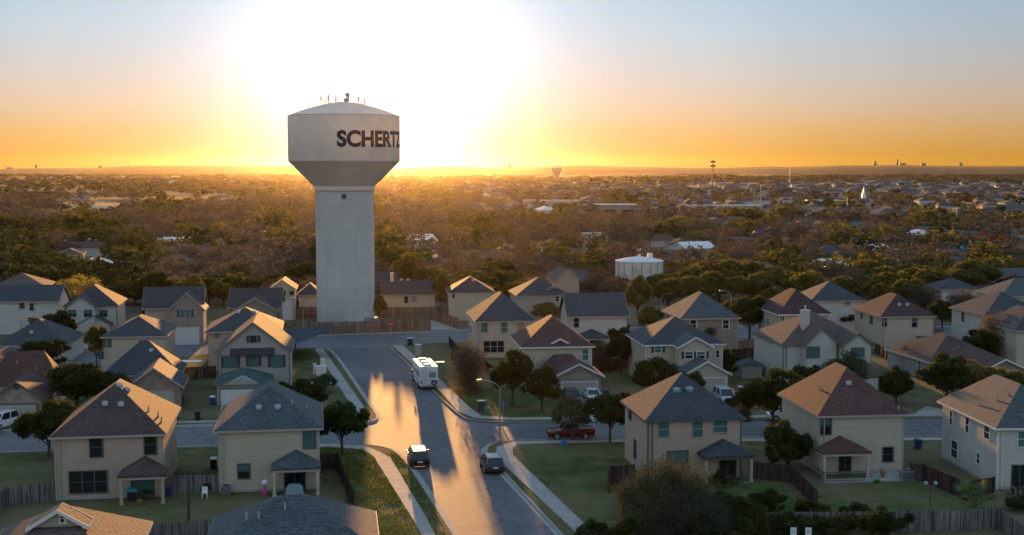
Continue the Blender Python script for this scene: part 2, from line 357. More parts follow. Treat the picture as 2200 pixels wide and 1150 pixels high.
        for i in range(n + 1):
            q = x0 + W * i; bx(f, q - (fw if i == 0 else fw / 2), q + (fw if i == n else fw / 2) if i else x0, z0, z1, .002, .085)
        if mull: bx(f, x0, x1, (z0 + z1) / 2 - .03, (z0 + z1) / 2 + .03, .03, .06)
        fo = f.build('window', trim or s.trim, s.root)
        p = MB()
        zm = (z0 + z1) / 2
        if k == 'm': zm = z0 + (z1 - z0) * .55
        top = {'t': 0, 'm': 0, 'd': 1, 'p': 2}[k]; bot = {'t': 0, 'm': 1, 'd': 1, 'p': 2}[k]
        p.cur = top; bx(p, x0, x1, zm, z1, .002, .022); p.cur = bot; bx(p, x0, x1, z0, zm, .002, .022)
        p.build('pane', ['glass blinds', 'glass dark', 'glass pale'], fo)
        if shut:
            for q in (x0 - fw - .42, x1 + fw + .02):
                sh = MB(); bx(sh, q, q + .4, z0 - .05, z1 + .05, .002, .06); sh.build('shutter', 'shutter', fo)
        return fo
    def door(s, face, *r, k='garage', b=None, material=None):
        b = b or s.blocks[0]; x0, x1, z0, z1 = s.rect(b, face, r); m = MB(); y = b.y0
        if k == 'garage':
            z0 = .03; z1 = max(z1, 2.1); nr = 4; hgt = (z1 - z0) / nr
            for i in range(nr):
                for j in range(4):
                    w = (x1 - x0) / 4; m.box(x0 + w * j + .03, y - .06, z0 + hgt * i + .03, x0 + w * (j + 1) - .03, y - .03, z0 + hgt * (i + 1) - .03)
            m.box(x0, y - .03, z0, x1, y - .003, z1)
            d = m.build('garage_door', material or 'garage door', s.root)
            f = MB(); f.box(x0 - .15, y - .09, z0, x0 - .003, y - .003, z1); f.box(x1 + .003, y - .09, z0, x1 + .15, y - .003, z1); f.box(x0 - .15, y - .09, z1 + .003, x1 + .15, y - .003, z1 + .16)
            f.build('door_frame', s.trim, d)
        else:
            m.box(x0 - .08, y - .08, 0.1, x0, y - .003, z1); m.box(x1, y - .08, 0.1, x1 + .08, y - .003, z1); m.box(x0 - .08, y - .08, z1, x1 + .08, y - .003, z1 + .08)
            m.box((x0 + x1) / 2 - .04, y - .06, .1, (x0 + x1) / 2 + .04, y - .003, z1)
            d = m.build('patio_door', material or 'trim dark', s.root)
            g = MB(); g.box(x0, y - .03, .1, x1, y - .004, z1); g.build('pane', 'glass blinds' if k == 'teal' else 'glass dark', d)
    def porch(s, xl, xr, y, peak, posts, b=None, he=2.75, rh=1.2, kind='hip', slab=True, roof=None):
        b = b or s.blocks[0]; A, B = gp(xl, y, he), gp(xr, y, he); M0 = s.loc((A + B) / 2); W = (B.x - A.x) / math.cos(s.rot)
        X0, X1, Y0, Y1 = M0.x - W / 2, M0.x + W / 2, M0.y, b.y0 - .003
        if Y1 - Y0 < 1.5 or Y1 - Y0 > 5: Y0 = Y1 - 2.6
        m = MB(); px = X0 + W * .5
        v = [(X0, Y0, he), (X1, Y0, he), (X1, Y1, he), (X0, Y1, he), (px, Y0 + (Y1 - Y0) * .55, he + rh), (px, Y1, he + rh), (X0, Y0, he - .18), (X1, Y0, he - .18), (X1, Y1, he - .18), (X0, Y1, he - .18)]
        m.add(v, [(0, 1, 4), (1, 2, 5, 4), (2, 3, 5), (3, 0, 4, 5), (6, 7, 1, 0), (7, 8, 2, 1), (8, 9, 3, 2), (9, 6, 0, 3), (9, 8, 7, 6)])
        r = m.build('porch_roof', roof or s.roof, s.root)
        f = MB(); f.box(X0 + .05, Y0 + .05, he - .4, X1 - .05, Y0 + .2, he - .185); f.box(X0 + .05, Y0 + .2, he - .4, X0 + .2, Y1, he - .185); f.box(X1 - .2, Y0 + .2, he - .4, X1 - .05, Y1, he - .185)
        f.build('beam', s.trim, r)
        for q in posts:
            x = X0 + .3 if q == 0 else (X1 - .3 if q == 1 else X0 + W * q)
            p = MB(); p.box(x - .13, Y0 + .06, .12, x + .13, Y0 + .3, he - .405); p.box(x - .18, Y0 + .02, .12, x + .18, Y0 + .34, .35)
            p.build('post', s.wall if s.wall.startswith('siding') else s.trim, s.root)
        if slab:
            p = MB(); p.box(X0 - .1, Y0 - .2, -.05, X1 + .1, Y1, .12); p.build('patio_slab', 'concrete', s.root)
        return X0, X1, Y0, Y1
    def gablewin(s, *a, **k): return s.win('F', *a, **k)
def two(label, wall, roof, trim='trim tan', rot=7, name='two_storey_house'): return House(name, label, wall, roof, trim, rot)
def one(label, wall, roof, trim='trim tan', rot=7): return House('single_storey_house', label, wall, roof, trim, rot)
TR = []  # foreground

# --- bottom left: tan house with patio cover
h = two('tan two-storey house with dark brown hip roof and small patio cover, nearest at left', 'siding tan', 'roof brown', rot=9); HA = h
b = h.block(112, 352, 936, 6, 13, rh=3.9, corners=True)
h.win('F', 194, 941, 220, 981, k='d', trim='trim dark'); h.win('F', 311, 936, 336, 975, k='d', trim='trim dark'); h.win('F', 150, 1013, 230, 1058, k='d', trim='trim dark', n=3)
h.porch(254, 354, 1022, 981, (0, 1)); h.door('F', 283, 1024, 330, 1062, k='teal')
h.vents([(226, 868), (260, 869)]); h.vents([(319, 884), (340, 896), (347, 907)], kind='pipe'); h.vents([(272, 838), (256, 829)])
# --- cream house with blue-grey roof
h = two('cream two-storey house with a blue-grey hip roof and a covered grill on its patio', 'siding cream', 'roof blue grey', rot=9); HB = h
b = h.block(463, 692, 923, 6, 12.5, rh=3.3, corners=True)
h.win('F', 653, 922, 677, 962, k='t', trim='trim dark'); h.win('F', 512, 998, 536, 1027, k='m', trim='trim dark')
h.porch(583, 688, 1006, 968, (0, 1)); h.door('F', 612, 1012, 655, 1056, k='dark')
h.vents([(556, 876), (597, 875)]); h.vents([(627, 868), (660, 880), (488, 905)], kind='pipe')
# --- street-facing house with shuttered windows and garage
h = two('cream house with steep front gable, shuttered windows and green-grey garage roof', 'siding grey', 'roof green grey', 'trim green', rot=8); HE = h
b = h.block(463, 626, 757, 6, 12, 'gy', rh=4.0, corners=True, roof='roof grey brown')
h.win('F', 538, 722, 551, 735, k='d', shut=True, sill=False); h.win('F', 483, 766, 507, 789, k='t', shut=True, n=2); h.win('F', 537, 766, 553, 786, k='t', shut=True); h.win('F', 584, 764, 605, 788, k='t', shut=True)
m = MB(); x0, x1, y0 = b.x0 + 1.6, b.x1 - 1.9, b.y0
m.add([(x0, y0 - .7, 5.75), (x1, y0 - .7, 5.75), (x1, y0 - .003, 6.5), (x0, y0 - .003, 6.5), (x0, y0 - .7, 5.6), (x1, y0 - .7, 5.6), (x1, y0 - .003, 5.6), (x0, y0 - .003, 5.6)], [(0, 1, 2, 3), (4, 5, 1, 0), (7, 6, 5, 4), (4, 0, 3, 7), (1, 5, 6, 2)])
m.build('skirt_roof', 'roof charcoal', h.root)
g = h.block(460, 580, 824, 2.9, 5, 'hip', rh=1.5, wall='siding grey', ygrow=b.y0 + .3)
h.door('F', 474, 836, 566, 862, b=g, material='garage door white')
m = MB(); m.extr([((g.x0 + g.x1) / 2 - 2.3, 2.75), ((g.x0 + g.x1) / 2, 3.75), ((g.x0 + g.x1) / 2 + 2.3, 2.75)], 'y', g.Y0 - .05, g.Y0 + 1.2); m.build('garage_gable', 'siding grey', h.root)
# --- brick-gabled single storey
h = one('single-storey house with a brick gable and dark roof, beside the oak at left', 'brick red', 'roof slate', rot=10); HN = h
b = h.block(268, 392, 834, 2.9, 8, 'gy', rh=2.6, wall='brick red')
b2 = h.block(222, 386, 806, 2.9, 13, 'hip', rh=4.0, wall='brick red', roof='roof slate', ygrow=b.y1 + 12)
h.door('F', 290, 842, 372, 870, b=b); h.vents([(356, 775)], b2, 'pipe'); h.vents([(325, 753)], b2)
# --- hip box F
h = two('grey two-storey house with blank side wall and hip roof, left of the brick house', 'siding cream', 'roof slate', rot=8); HF = h
b = h.block(219, 358, 723, 6, 12, rh=2.4, corners=True); h.win('F', 225, 725, 238, 745, k='t', trim='trim dark')
h.block(216, 262, 766, 2.9, 3, rh=.9, ygrow=b.y0 + .2)
# --- G brick gable with garage and parked car
h = two('brick two-storey house with white garage door and one shuttered window', 'brick pinkish', 'roof slate', rot=9)
b = h.block(361, 440, 667, 6, 7, 'gy', rh=3.0, wall='brick pinkish'); b2 = h.block(308, 436, 662, 6, 10, 'gx', rh=3.4, wall='siding tan', ygrow=b.y1 + 4)
h.win('F', 387, 666, 409, 681, k='t', n=2, shut=True, b=b); h.door('F', 370, 704, 428, 727, b=b, material='garage door white')
# --- H
h = two('cream house with front gable, three windows and low garage, right wall in sun', 'siding white', 'roof charcoal', 'trim green', rot=10)
b = h.block(137, 252, 657, 6, 12, rh=3.2, corners=True); b2 = h.block(140, 206, 660, 6, 4, 'gy', rh=2.0, ygrow=b.y0 + 2)
for x in (147, 181, 214): h.win('F', x, 667, x + 16, 680, k='m', n=2, b=b if x > 200 else b2)
g = h.block(164, 238, 697, 2.9, 5, 'gy', rh=1.6, ygrow=b.y0 + .2); h.door('F', 170, 710, 207, 738, b=g, material='garage door white')
# --- I, I2
h = two('white two-storey house with plain slate gable roof at the left edge', 'siding white', 'roof slate', rot=6)
b = h.block(-24, 124, 648, 6, 9, 'gx', rh=2.6); h.win('F', 42, 652, 53, 663, k='d'); h.win('F', 64, 652, 73, 667, k='d'); h.win('F', 60, 683, 72, 690, k='d')
h.block(-6, 50, 684, 2.9, 3, rh=1.4, ygrow=b.y0 + .2)
h = two('grey-roofed house just behind the white house at the left edge', 'siding tan', 'roof grey brown', rot=10)
h.block(-20, 94, 616, 6, 11, rh=2.4)
# --- J
h = two('tan house with wide slate hip roof in front of the brown tower fence', 'siding tan', 'roof slate', rot=9)
b = h.block(443, 604, 712, 6, 12, rh=3.0); h.win('F', 461, 715, 472, 725, k='t'); h.vents([(512, 671), (545, 671)], kind='turtle')
h.block(560, 632, 716, 2.9, 8, rh=1.8, ygrow=b.y0 + 6)
# --- K
h = two('house with dark plain gable roof left of the tall cream house', 'siding taupe', 'roof charcoal', rot=7)
b = h.block(490, 604, 660, 5.2, 10, 'gx', rh=3.0); h.block(500, 596, 668, 5.0, 6, 'gy', rh=2.3, ygrow=b.y0 + 4)
h = two('narrow tall cream house with balcony window and small garage left of the tower', 'siding cream', 'roof slate', rot=7)
b = h.block(578, 636, 622, 6.2, 9, 'gy', rh=1.9); h.win('F', 606, 624, 614, 636, k='d'); h.win('F', 622, 626, 632, 634, k='d'); h.door('F', 602, 645, 628, 662, material='garage door white')
h = two('grey hip-roofed house half hidden behind the left side of the tower column', 'siding white', 'roof slate', rot=7)
b = h.block(638, 692, 634, 4.4, 8, rh=2.2)
# --- O
h = one('low white house with slate hip roof at the left edge behind a round oak', 'siding white', 'roof slate', rot=8)
b = h.block(-14, 146, 742, 2.95, 13, rh=3.4); h.win('F', 9, 745, 24, 758, k='t', trim='trim dark'); h.vents([(68, 714)])
# --- P
h = one('single-storey house with stone gable and red-brown roof, cut by the left edge', 'siding cream', 'roof red brown', 'trim dark', rot=10)
b = h.block(-22, 92, 861, 2.95, 8, 'gy', rh=2.3, wall='brick stone'); b2 = h.block(-70, 46, 800, 2.95, 9, 'gy', rh=2.4, wall='siding white')
b3 = h.block(-30, 128, 826, 2.95, 13, 'hip', rh=3.9, ygrow=b.y1 + 9); h.vents([(37, 783), (78, 796), (112, 796)], b3, 'pipe'); h.door('F', -10, 870, 78, 884, b=b)
for x, y, bb in ((35, 831, b), (10, 786, b2)):
    m = MB(); p = h.rect(bb, 'F', (x - 5, y - 5, x + 5, y + 5)); cx, cz = (p[0] + p[1]) / 2, (p[2] + p[3]) / 2
    m.extr([(cx + .38 * math.cos(t * math.pi / 6), cz + .38 * math.sin(t * math.pi / 6)) for t in range(12)], 'y', bb.y0 - .06, bb.y0 - .003); m.build('round_vent', 'trim dark', h.root)
# --- C, D nearest roofs
h = two('nearest rooftop in the bottom left corner, grey-brown with a small white-edged gable', 'siding tan', 'roof grey brown', 'trim white', rot=9); HC = h
b = h.block(-94, 259, 1262, 6, 13, rh=2.7, ins=(4.8, 4.8, 8, 5))
g = h.block(60, 186, 1133, 8.0, 4, 'gy', rh=1.1, wall='siding beige', z0=6.2, ygrow=b.Y0 + 7); h.win('F', 130, 1106, 140, 1122, k='d', b=g, trim='trim white', sill=False)
h = two('nearest blue-grey rooftop at the bottom edge, below the cream house', 'siding tan', 'roof blue grey', rot=8); HD = h
b = h.block(435, 815, 1193, 6, 9.5, rh=2.6); h.vents([(612, 1096), (530, 1118), (556, 1116)], kind='pipe')

# --- middle, behind the street
h = two('tan house with long dark gable roof directly right of the tower', 'siding cream', 'roof charcoal', rot=3)
b = h.block(819, 938, 633, 3.8, 9, 'gx', rh=2.7); h.win('F', 869, 637, 877, 651, k='d'); h.win('F', 884, 637, 895, 648, k='p'); h.vents([(862, 602), (876, 602)], kind='turtle'); m = MB(); q = h.onroof(842, 603, b); m.box(-.35, -.3, -1.5, .35, .3, 1.5); m.box(-.42, -.37, 1.5, .42, .37, 1.65); m.build('chimney', 'siding cream', h.root, loc=q)  # chimney added here to cast a thin shadow line on the street
h = two('house with low charcoal roof hidden behind the long gable roof right of the tower', 'siding tan', 'roof charcoal', rot=3)
h.block(800, 896, 607, 3.2, 9, 'gx', rh=2.2)
h = two('cream house with dark hip roof between the tower fence and the wood', 'siding cream', 'roof charcoal', rot=5)
b = h.block(962, 1064, 629, 5.6, 11, rh=2.8); h.win('F', 972, 631, 977, 640, k='d'); h.vents([(1017, 603)])
h = two('grey-roofed house with white-framed window beside the row of far gables', 'siding grey', 'roof slate', rot=8)
b = h.block(1108, 1226, 635, 5.5, 11, 'hip', rh=3.2); h.win('F', 1193, 637, 1202, 648, k='d', trim='trim white'); b2 = h.block(1155, 1226, 634, 5.4, 3, 'gy', rh=2.0, ygrow=b.y0 + 3)
h = two('small tan gable of a far house catching the sun, behind the grey-roofed house', 'siding tan', 'roof grey brown', rot=12)
h.block(1193, 1250, 603, 5.5, 9, 'gy', rh=2.6)
h = two('cream house with dark grey hip roof at the bend, its left roof slope in sun', 'siding cream', 'roof slate', rot=8); HT = h
b = h.block(1020, 1153, 690, 6, 13, rh=4.0, corners=True)
for x0, x1 in ((1034, 1048), (1077, 1090), (1112, 1125)): h.win('F', x0, 693, x1, 714, k='t')
h.win('F', 1039, 733, 1083, 757, k='d', n=3); h.win('L', 1009, 700, 1013, 712, k='d')
h = two('white house with plain slate gable roof and small hip porch roof', 'siding white', 'roof slate', rot=6)
b = h.block(1218, 1354, 680, 6, 10, 'gx', rh=3.4, corners=True); h.win('F', 1233, 684, 1244, 703, k='d'); h.porch(1238, 1312, 726, 698, (0, 1)); h.door('F', 1268, 730, 1290, 745, k='dark')
h = two('cream house with red-brown hip roof, small dormer gable and brick-gabled garage', 'siding cream', 'roof red brown', 'trim white', rot=7); HV = h
b = h.block(1119, 1279, 745, 6, 12, rh=3.6, corners=True)
g1 = h.block(1173, 1234, 743, 6.05, 3, 'gy', rh=1.0, ygrow=b.y0 + 2); h.win('F', 1195, 752, 1211, 765, k='m', n=2, shut=True, b=g1); h.win('F', 1251, 750, 1265, 774, k='t', trim='trim white')
g = h.block(1188, 1300, 809, 2.95, 8, 'gy', rh=1.7, wall='brick stone'); h.block(1166, 1262, 800, 2.95, 6, 'hip', rh=2.2, ygrow=b.y0 + .3)
h.block(1136, 1190, 784, 3.3, 3, 'gy', rh=1.2, wall='brick stone', ygrow=b.y0 + .2); h.door('F', 1208, 824, 1282, 850, b=g)
h = two('cream house with two gables, green-shuttered windows and a white-trimmed garage', 'siding cream', 'roof blue grey', 'trim white', rot=7); HW = h
b = h.block(1382, 1562, 740, 6, 12, rh=3.2, roof='roof slate', corners=True)
g1 = h.block(1456, 1536, 746, 6.05, 2.5, 'gy', rh=1.4, ygrow=b.y0 + 3); h.win('F', 1407, 743, 1421, 757, k='t', shut=True); h.win('F', 1472, 756, 1489, 770, k='m', shut=True, b=g1); h.win('F', 1497, 756, 1515, 770, k='m', shut=True, b=g1); h.win('F', 1538, 753, 1546, 768, k='d')
g = h.block(1466, 1574, 805, 2.95, 8, 'gy', rh=1.8, wall='siding cream', ygrow=b.y0 + .3); h.door('F', 1508, 813, 1558, 842, b=g)
h = two('taupe house with slate hip roof and orange-lit left slope, in front of the golden trees', 'siding taupe', 'roof blue grey', 'trim tan', rot=8)
b = h.block(1460, 1594, 684, 6, 12, rh=3.7, corners=True); h.win('F', 1483, 688, 1496, 706, k='d', trim='trim white'); h.win('F', 1553, 688, 1566, 706, k='d', trim='trim white'); h.win('L', 1434, 680, 1441, 692, k='d')
h = two('cream house with dark red hip roof behind the oak at right of centre', 'siding cream', 'roof dark red', 'trim white', rot=7)
b = h.block(1670, 1790, 675, 6, 12, rh=3.7, corners=True); h.win('F', 1675, 680, 1685, 699, k='d', trim='trim white'); h.win('L', 1648, 684, 1653, 696, k='d', trim='trim white')
h = two('white house with slate roof and a square window behind the dark red roof', 'siding white', 'roof slate', rot=4)
b = h.block(1740, 1862, 646, 5.6, 11, rh=3.2); h.win('F', 1816, 648, 1826, 655, k='d')
h = two('white house with chimney, two front gables and an orange-lit roof', 'siding white', 'roof grey brown', 'trim green', rot=8); HAA = h
b = h.block(1676, 1884, 738, 6, 13, 'hip', rh=3.6, corners=True)
g1 = h.block(1728, 1808, 742, 6, 3, 'gy', rh=2.6, ygrow=b.y0 + 5); g2 = h.block(1808, 1882, 744, 6, 3, 'gy', rh=1.9, ygrow=b.y0 + 4)
h.win('F', 1733, 746, 1760, 768, k='t', n=3, b=g1); h.win('F', 1830, 748, 1856, 766, k='t', n=2, b=g2)
g = h.block(1838, 1898, 802, 2.95, 6, 'hip', rh=1.6, ygrow=g2.y0 + .3); h.door('F', 1854, 812, 1886, 846, b=g, material='garage door white')
m = MB(); p = h.onroof(1729, 706, b)
m.box(-.55, -.4, -2.5, .55, .4, 2.4); m.box(-.62, -.47, 2.4, .62, .47, 2.6); m.lathe([(.14, 2.6), (.14, 3.1), (.22, 3.12), (.22, 3.2)], 8); m.build('chimney', 'siding white', h.root, loc=p)
h = two('cream house with dark hip roof whose left wall glows gold, above a white patio canopy', 'siding cream', 'roof charcoal', 'trim tan', rot=6)
b = h.block(1889, 2015, 680, 6, 12.5, rh=3.2, corners=True, roof='roof dark red'); h.win('F', 1893, 684, 1906, 702, k='m'); h.win('F', 1959, 683, 1971, 703, k='m'); h.win('F', 1968, 722, 1990, 734, k='t', n=2)
h.win('L', 1849, 665, 1854, 685, k='d'); h.win('L', 1869, 680, 1876, 696, k='d'); h.vents([(1932, 655), (1949, 655)])
h = two('white house with slate hip roof at the right edge, left wall striped by sun', 'siding white', 'roof slate', rot=6)
b = h.block(2112, 2262, 678, 6, 13, rh=3.4); h.win('L', 2066, 668, 2072, 690, k='d')
h = two('white house cut by the right edge beside the pale bare tree', 'siding cream', 'roof slate', rot=6)
h.block(2180, 2290, 710, 6, 11, rh=3)
h = one('long low grey-walled house with brown roof and slate wing at right', 'siding grey', 'roof red brown', 'trim white', rot=9); HAD = h
b = h.block(1990, 2170, 776, 2.95, 14, rh=3.0, roof='roof brown'); h.block(2098, 2224, 800, 2.95, 7, 'gy', rh=1.8, wall='brick stone', ygrow=b.y0 + 2); h.win('L', 1972, 768, 1979, 796, k='t')
h = two('slate roofs cut by the right edge behind the white house', 'siding tan', 'roof blue grey', rot=5)
h.block(2148, 2290, 636, 6, 11, rh=3)
h = one('low house with slate roof behind the golden tree at upper right', 'siding white', 'roof slate', rot=5)
h.block(2018, 2112, 622, 3.2, 10, rh=2.2)
h = one('far blue-roofed house near the right edge', 'siding white', 'roof blue grey', rot=5)
h.block(2105, 2230, 606, 3.2, 12, 'gx', rh=2.8)

# --- right foreground
h = two('tan house with slate hip roof and orange left slope, behind the big feathery shrub', 'siding tan', 'roof slate', 'trim dark', rot=8); HR1 = h
b = h.block(1384, 1607, 901, 6, 10.5, rh=3.7, corners=True)
for r in ((1414, 904, 1438, 939), (1488, 904, 1510, 939), (1533, 903, 1563, 929)): h.win('F', *r, k='t', trim='trim tan')
h.win('F', 1434, 970, 1477, 1000, k='t', n=2); h.win('L', 1363, 946, 1367, 983, k='d'); h.win('L', 1352, 880, 1357, 900, k='d')
h.porch(1511, 1624, 980, 943, (0, 1)); h.door('F', 1546, 985, 1580, 1040, k='dark'); h.vents([(1454, 838), (1481, 836)], kind='skylight')
h = two('cream house with red-brown hip roof, railed porch and wide concrete patio', 'siding cream', 'roof red brown', 'trim tan', rot=6); HR2 = h
b = h.block(1754, 1957, 892, 6, 12.5, rh=4.0, corners=True)
h.win('F', 1763, 897, 1785, 933, k='m', trim='trim dark'); h.win('F', 1897, 962, 1918, 991, k='d', trim='trim dark')
R2P = h.porch(1765, 1875, 972, 938, (0, 1)); h.door('F', 1803, 977, 1827, 1018, k='dark'); h.vents([(1931, 882), (1762, 838)], kind='pipe'); h.vents([(1823, 824)])
h = two('large white house with blue-grey roof cut by the right edge', 'siding white', 'roof blue grey', 'trim white', rot=3); HR3 = h
b = h.block(2138, 2330, 919, 6, 14, rh=3.4, corners=True)
for r in ((2041, 882, 2047, 913), (2075, 897, 2083, 930), (2115, 915, 2127, 943), (2044, 947, 2058, 984), (2099, 974, 2106, 996)): h.win('L', *r, k='d', trim='trim white')
h.win('F', 2187, 927, 2204, 960, k='t', trim='trim white'); h.door('F', 2174, 1000, 2206, 1046, k='dark'); h.vents([(2165, 850), (2142, 862), (2104, 872)], kind='pipe')

# ---------------------------------------------------------------- ground, streets, walks
def groundmat(name, cols, scales, rough=.95, bump=.4, bs=3, bd=.05):
    m = bpy.data.materials.new(name); m.use_nodes = True; n = m.node_tree; L = n.links; b = n.nodes['Principled BSDF']
    b.inputs['Roughness'].default_value = rough; b.inputs['Specular IOR Level'].default_value = .15
    tc = n.nodes.new('ShaderNodeTexCoord'); last = None
    for i, (c, s) in enumerate(zip(cols, scales)):
        if last is None: last = c; continue
        nz = n.nodes.new('ShaderNodeTexNoise'); nz.inputs['Scale'].default_value = s; nz.inputs['Detail'].default_value = 5; nz.inputs['Roughness'].default_value = .65
        L.new(tc.outputs['Object'], nz.inputs['Vector'])
        cr = n.nodes.new('ShaderNodeValToRGB'); cr.color_ramp.elements[0].position = .42; cr.color_ramp.elements[1].position = .6; L.new(nz.outputs[0], cr.inputs[0])
        mx = n.nodes.new('ShaderNodeMix'); mx.data_type = 'RGBA'; L.new(cr.outputs[0], mx.inputs[0])
        if isinstance(last, tuple): mx.inputs[6].default_value = (*last, 1)
        else: L.new(last, mx.inputs[6])
        mx.inputs[7].default_value = (*c, 1); last = mx.outputs[2]
    L.new(last, b.inputs['Base Color'])
    nb = n.nodes.new('ShaderNodeTexNoise'); nb.inputs['Scale'].default_value = bs; nb.inputs['Detail'].default_value = 5; L.new(tc.outputs['Object'], nb.inputs['Vector'])
    bp = n.nodes.new('ShaderNodeBump'); bp.inputs['Strength'].default_value = bump; bp.inputs['Distance'].default_value = bd; L.new(nb.outputs[0], bp.inputs['Height']); L.new(bp.outputs[0], b.inputs['Normal'])
    MATS[name] = m; return m
groundmat('ground', [(.10, .086, .05), (.13, .11, .068), (.06, .07, .032), (.17, .14, .09)], [0, .02, .035, .006], bump=.6, bs=.5, bd=.4)
groundmat('lawn', [(.058, .085, .02), (.14, .115, .055), (.04, .062, .014), (.15, .125, .065)], [0, .09, .5, .035], bump=.8, bs=4, bd=.08)
groundmat('asphalt', [(.14, .147, .155), (.18, .18, .18), (.115, .12, .127)], [0, .25, 1.3], rough=.72, bump=.35, bs=14, bd=.02)
MATS['asphalt'].node_tree.nodes['Principled BSDF'].inputs['Specular IOR Level'].default_value = .2
am = MATS['asphalt']; n = am.node_tree; L = n.links; b = n.nodes['Principled BSDF']; tc = n.nodes.new('ShaderNodeTexCoord')
nz = n.nodes.new('ShaderNodeTexNoise'); nz.inputs['Scale'].default_value = .5; nz.inputs['Detail'].default_value = 3; L.new(tc.outputs['Object'], nz.inputs['Vector'])
mv = n.nodes.new('ShaderNodeMix'); mv.data_type = 'RGBA'; mv.inputs[0].default_value = .25; L.new(tc.outputs['Object'], mv.inputs[6]); sc_ = n.nodes.new('ShaderNodeVectorMath'); sc_.operation = 'SCALE'; sc_.inputs[3].default_value = 12; L.new(nz.outputs[1], sc_.inputs[0]); L.new(sc_.outputs[0], mv.inputs[7])
for s_, wd_, dk in ((.12, .012, .55), (.03, .10, .82)):
    vo = n.nodes.new('ShaderNodeTexVoronoi'); vo.feature = 'DISTANCE_TO_EDGE'; vo.inputs['Scale'].default_value = s_; L.new(mv.outputs[2], vo.inputs['Vector'])
    cr = n.nodes.new('ShaderNodeValToRGB'); cr.color_ramp.elements[0].position = wd_ * .5; cr.color_ramp.elements[1].position = wd_; cr.color_ramp.elements[0].color = (dk, dk, dk, 1); L.new(vo.outputs[0], cr.inputs[0])
    mm = n.nodes.new('ShaderNodeMix'); mm.data_type = 'RGBA'; mm.blend_type = 'MULTIPLY'; mm.inputs[0].default_value = 1; L.new(b.inputs['Base Color'].links[0].from_socket, mm.inputs[6]); L.new(cr.outputs[0], mm.inputs[7]); L.new(mm.outputs[2], b.inputs['Base Color'])
m = MB(); m.add([(-9000, -200, 0), (9000, -200, 0), (9000, 9000, 0), (-9000, 9000, 0)], [(0, 1, 2, 3)])
tag(m.build('ground', 'ground'), kind='structure')
def P2(pts): return [gp(x, y) for x, y in pts]
def arc(pts, n=2):                                 # soften corners of a px polyline (Chaikin on ground points)
    q = P2(pts)
    for _ in range(n):
        r = [q[0]]
        for a, b in zip(q, q[1:]): r += [a * .75 + b * .25, a * .25 + b * .75]
        q = r + [q[-1]]
    return q
EDGE = {
 'sw': arc([(-300, 985), (0, 975), (470, 961), (770, 956), (835, 964), (862, 984), (890, 1022), (971, 1150), (1020, 1228)]),
 'nw': arc([(-300, 932), (363, 917), (470, 912), (778, 909), (811, 904), (806, 888), (789, 870), (743, 800), (712, 757), (695, 748), (655, 750), (445, 763), (355, 771), (150, 792), (-300, 850)]),
 'ne': arc([(2600, 892), (1700, 903), (1300, 907), (1097, 911), (1008, 905), (984, 893), (937, 850), (864, 772), (837, 750), (845, 743), (864, 741), (1007, 735), (1300, 731), (1700, 735), (2600, 745)]),
 'se': arc([(1275, 1225), (1205, 1145), (1072, 1004), (1043, 972), (1056, 955), (1095, 948), (1345, 945), (1700, 943), (2600, 935)]),
 'n': P2([(2600, 705), (1700, 700), (1007, 709), (985, 711), (655, 722), (440, 732), (355, 738), (150, 751), (-300, 790)])}
m = MB(); road = [gp(-400, 1700), gp(2600, 1700), gp(2600, 700), gp(1007, 705), gp(985, 707), gp(655, 718), gp(355, 734), gp(-400, 790)]
m.add([(p.x, p.y, .012) for p in road], [tuple(range(len(road)))]); tag(m.build('road', 'asphalt'), kind='structure')
def land(name, pts, close):
    poly = [tuple(p)[:2] for p in pts] + [tuple(gp(*c))[:2] for c in close]
    m = MB(); m.prism(poly, 0.0, .13); o = m.build(name, 'lawn'); return tag(o, kind='structure')
land('lawn', EDGE['sw'], [(1100, 1700), (-500, 1700)]); land('lawn', EDGE['nw'], []); land('lawn', EDGE['ne'], []); land('lawn', EDGE['se'], [(2700, 1700), (1500, 1700)])
def offset(pts, d):
    out = []
    for i, p in enumerate(pts):
        a = pts[max(0, i - 1)]; b = pts[min(len(pts) - 1, i + 1)]; t = (b - a); t.z = 0; t.normalize(); out.append(p + Vector((-t.y, t.x, 0)) * d)
    return out
def strip(mb, A, B, z0, z1):
    for i in range(len(A) - 1):
        q = [A[i], A[i + 1], B[i + 1], B[i]]; mb.prism([(p.x, p.y) for p in q], z0, z1)
for k, e in EDGE.items():
    sgn = -1 if k == 'n' else 1
    s = 1 if k in ('sw', 'nw', 'n') else 1
    m = MB(); A = offset(e, .002 * sgn); A = e; B = offset(e, {'sw': .2, 'nw': -.2, 'ne': -.2, 'se': .2, 'n': .2}[k]); C = offset(e, {'sw': .62, 'nw': -.62, 'ne': -.62, 'se': .62, 'n': .62}[k])
    strip(m, A, B, .0, .15); strip(m, B, C, .0, .026)
    tag(m.build('kerb', 'concrete'), kind='structure')
def walk(pairs, name='sidewalk', z=.165, mt='concrete'):
    # slabs with joints
    m = MB()
    for (a, b), (c, d) in zip(pairs, pairs[1:]):
        A, B, C, D = gp(*a), gp(*b), gp(*c), gp(*d); L = ((A + B) / 2 - (C + D) / 2).length; n = max(1, int(L / 1.6))
        for i in range(n):
            t0, t1 = i / n, (i + 1) / n - min(.03, .035 / L)
            q = [A.lerp(C, t0), A.lerp(C, t1), B.lerp(D, t1), B.lerp(D, t0)]; m.prism([(p.x, p.y) for p in q], .1, z - random.random() * .008)
    return tag(m.build(name, mt), kind='structure')
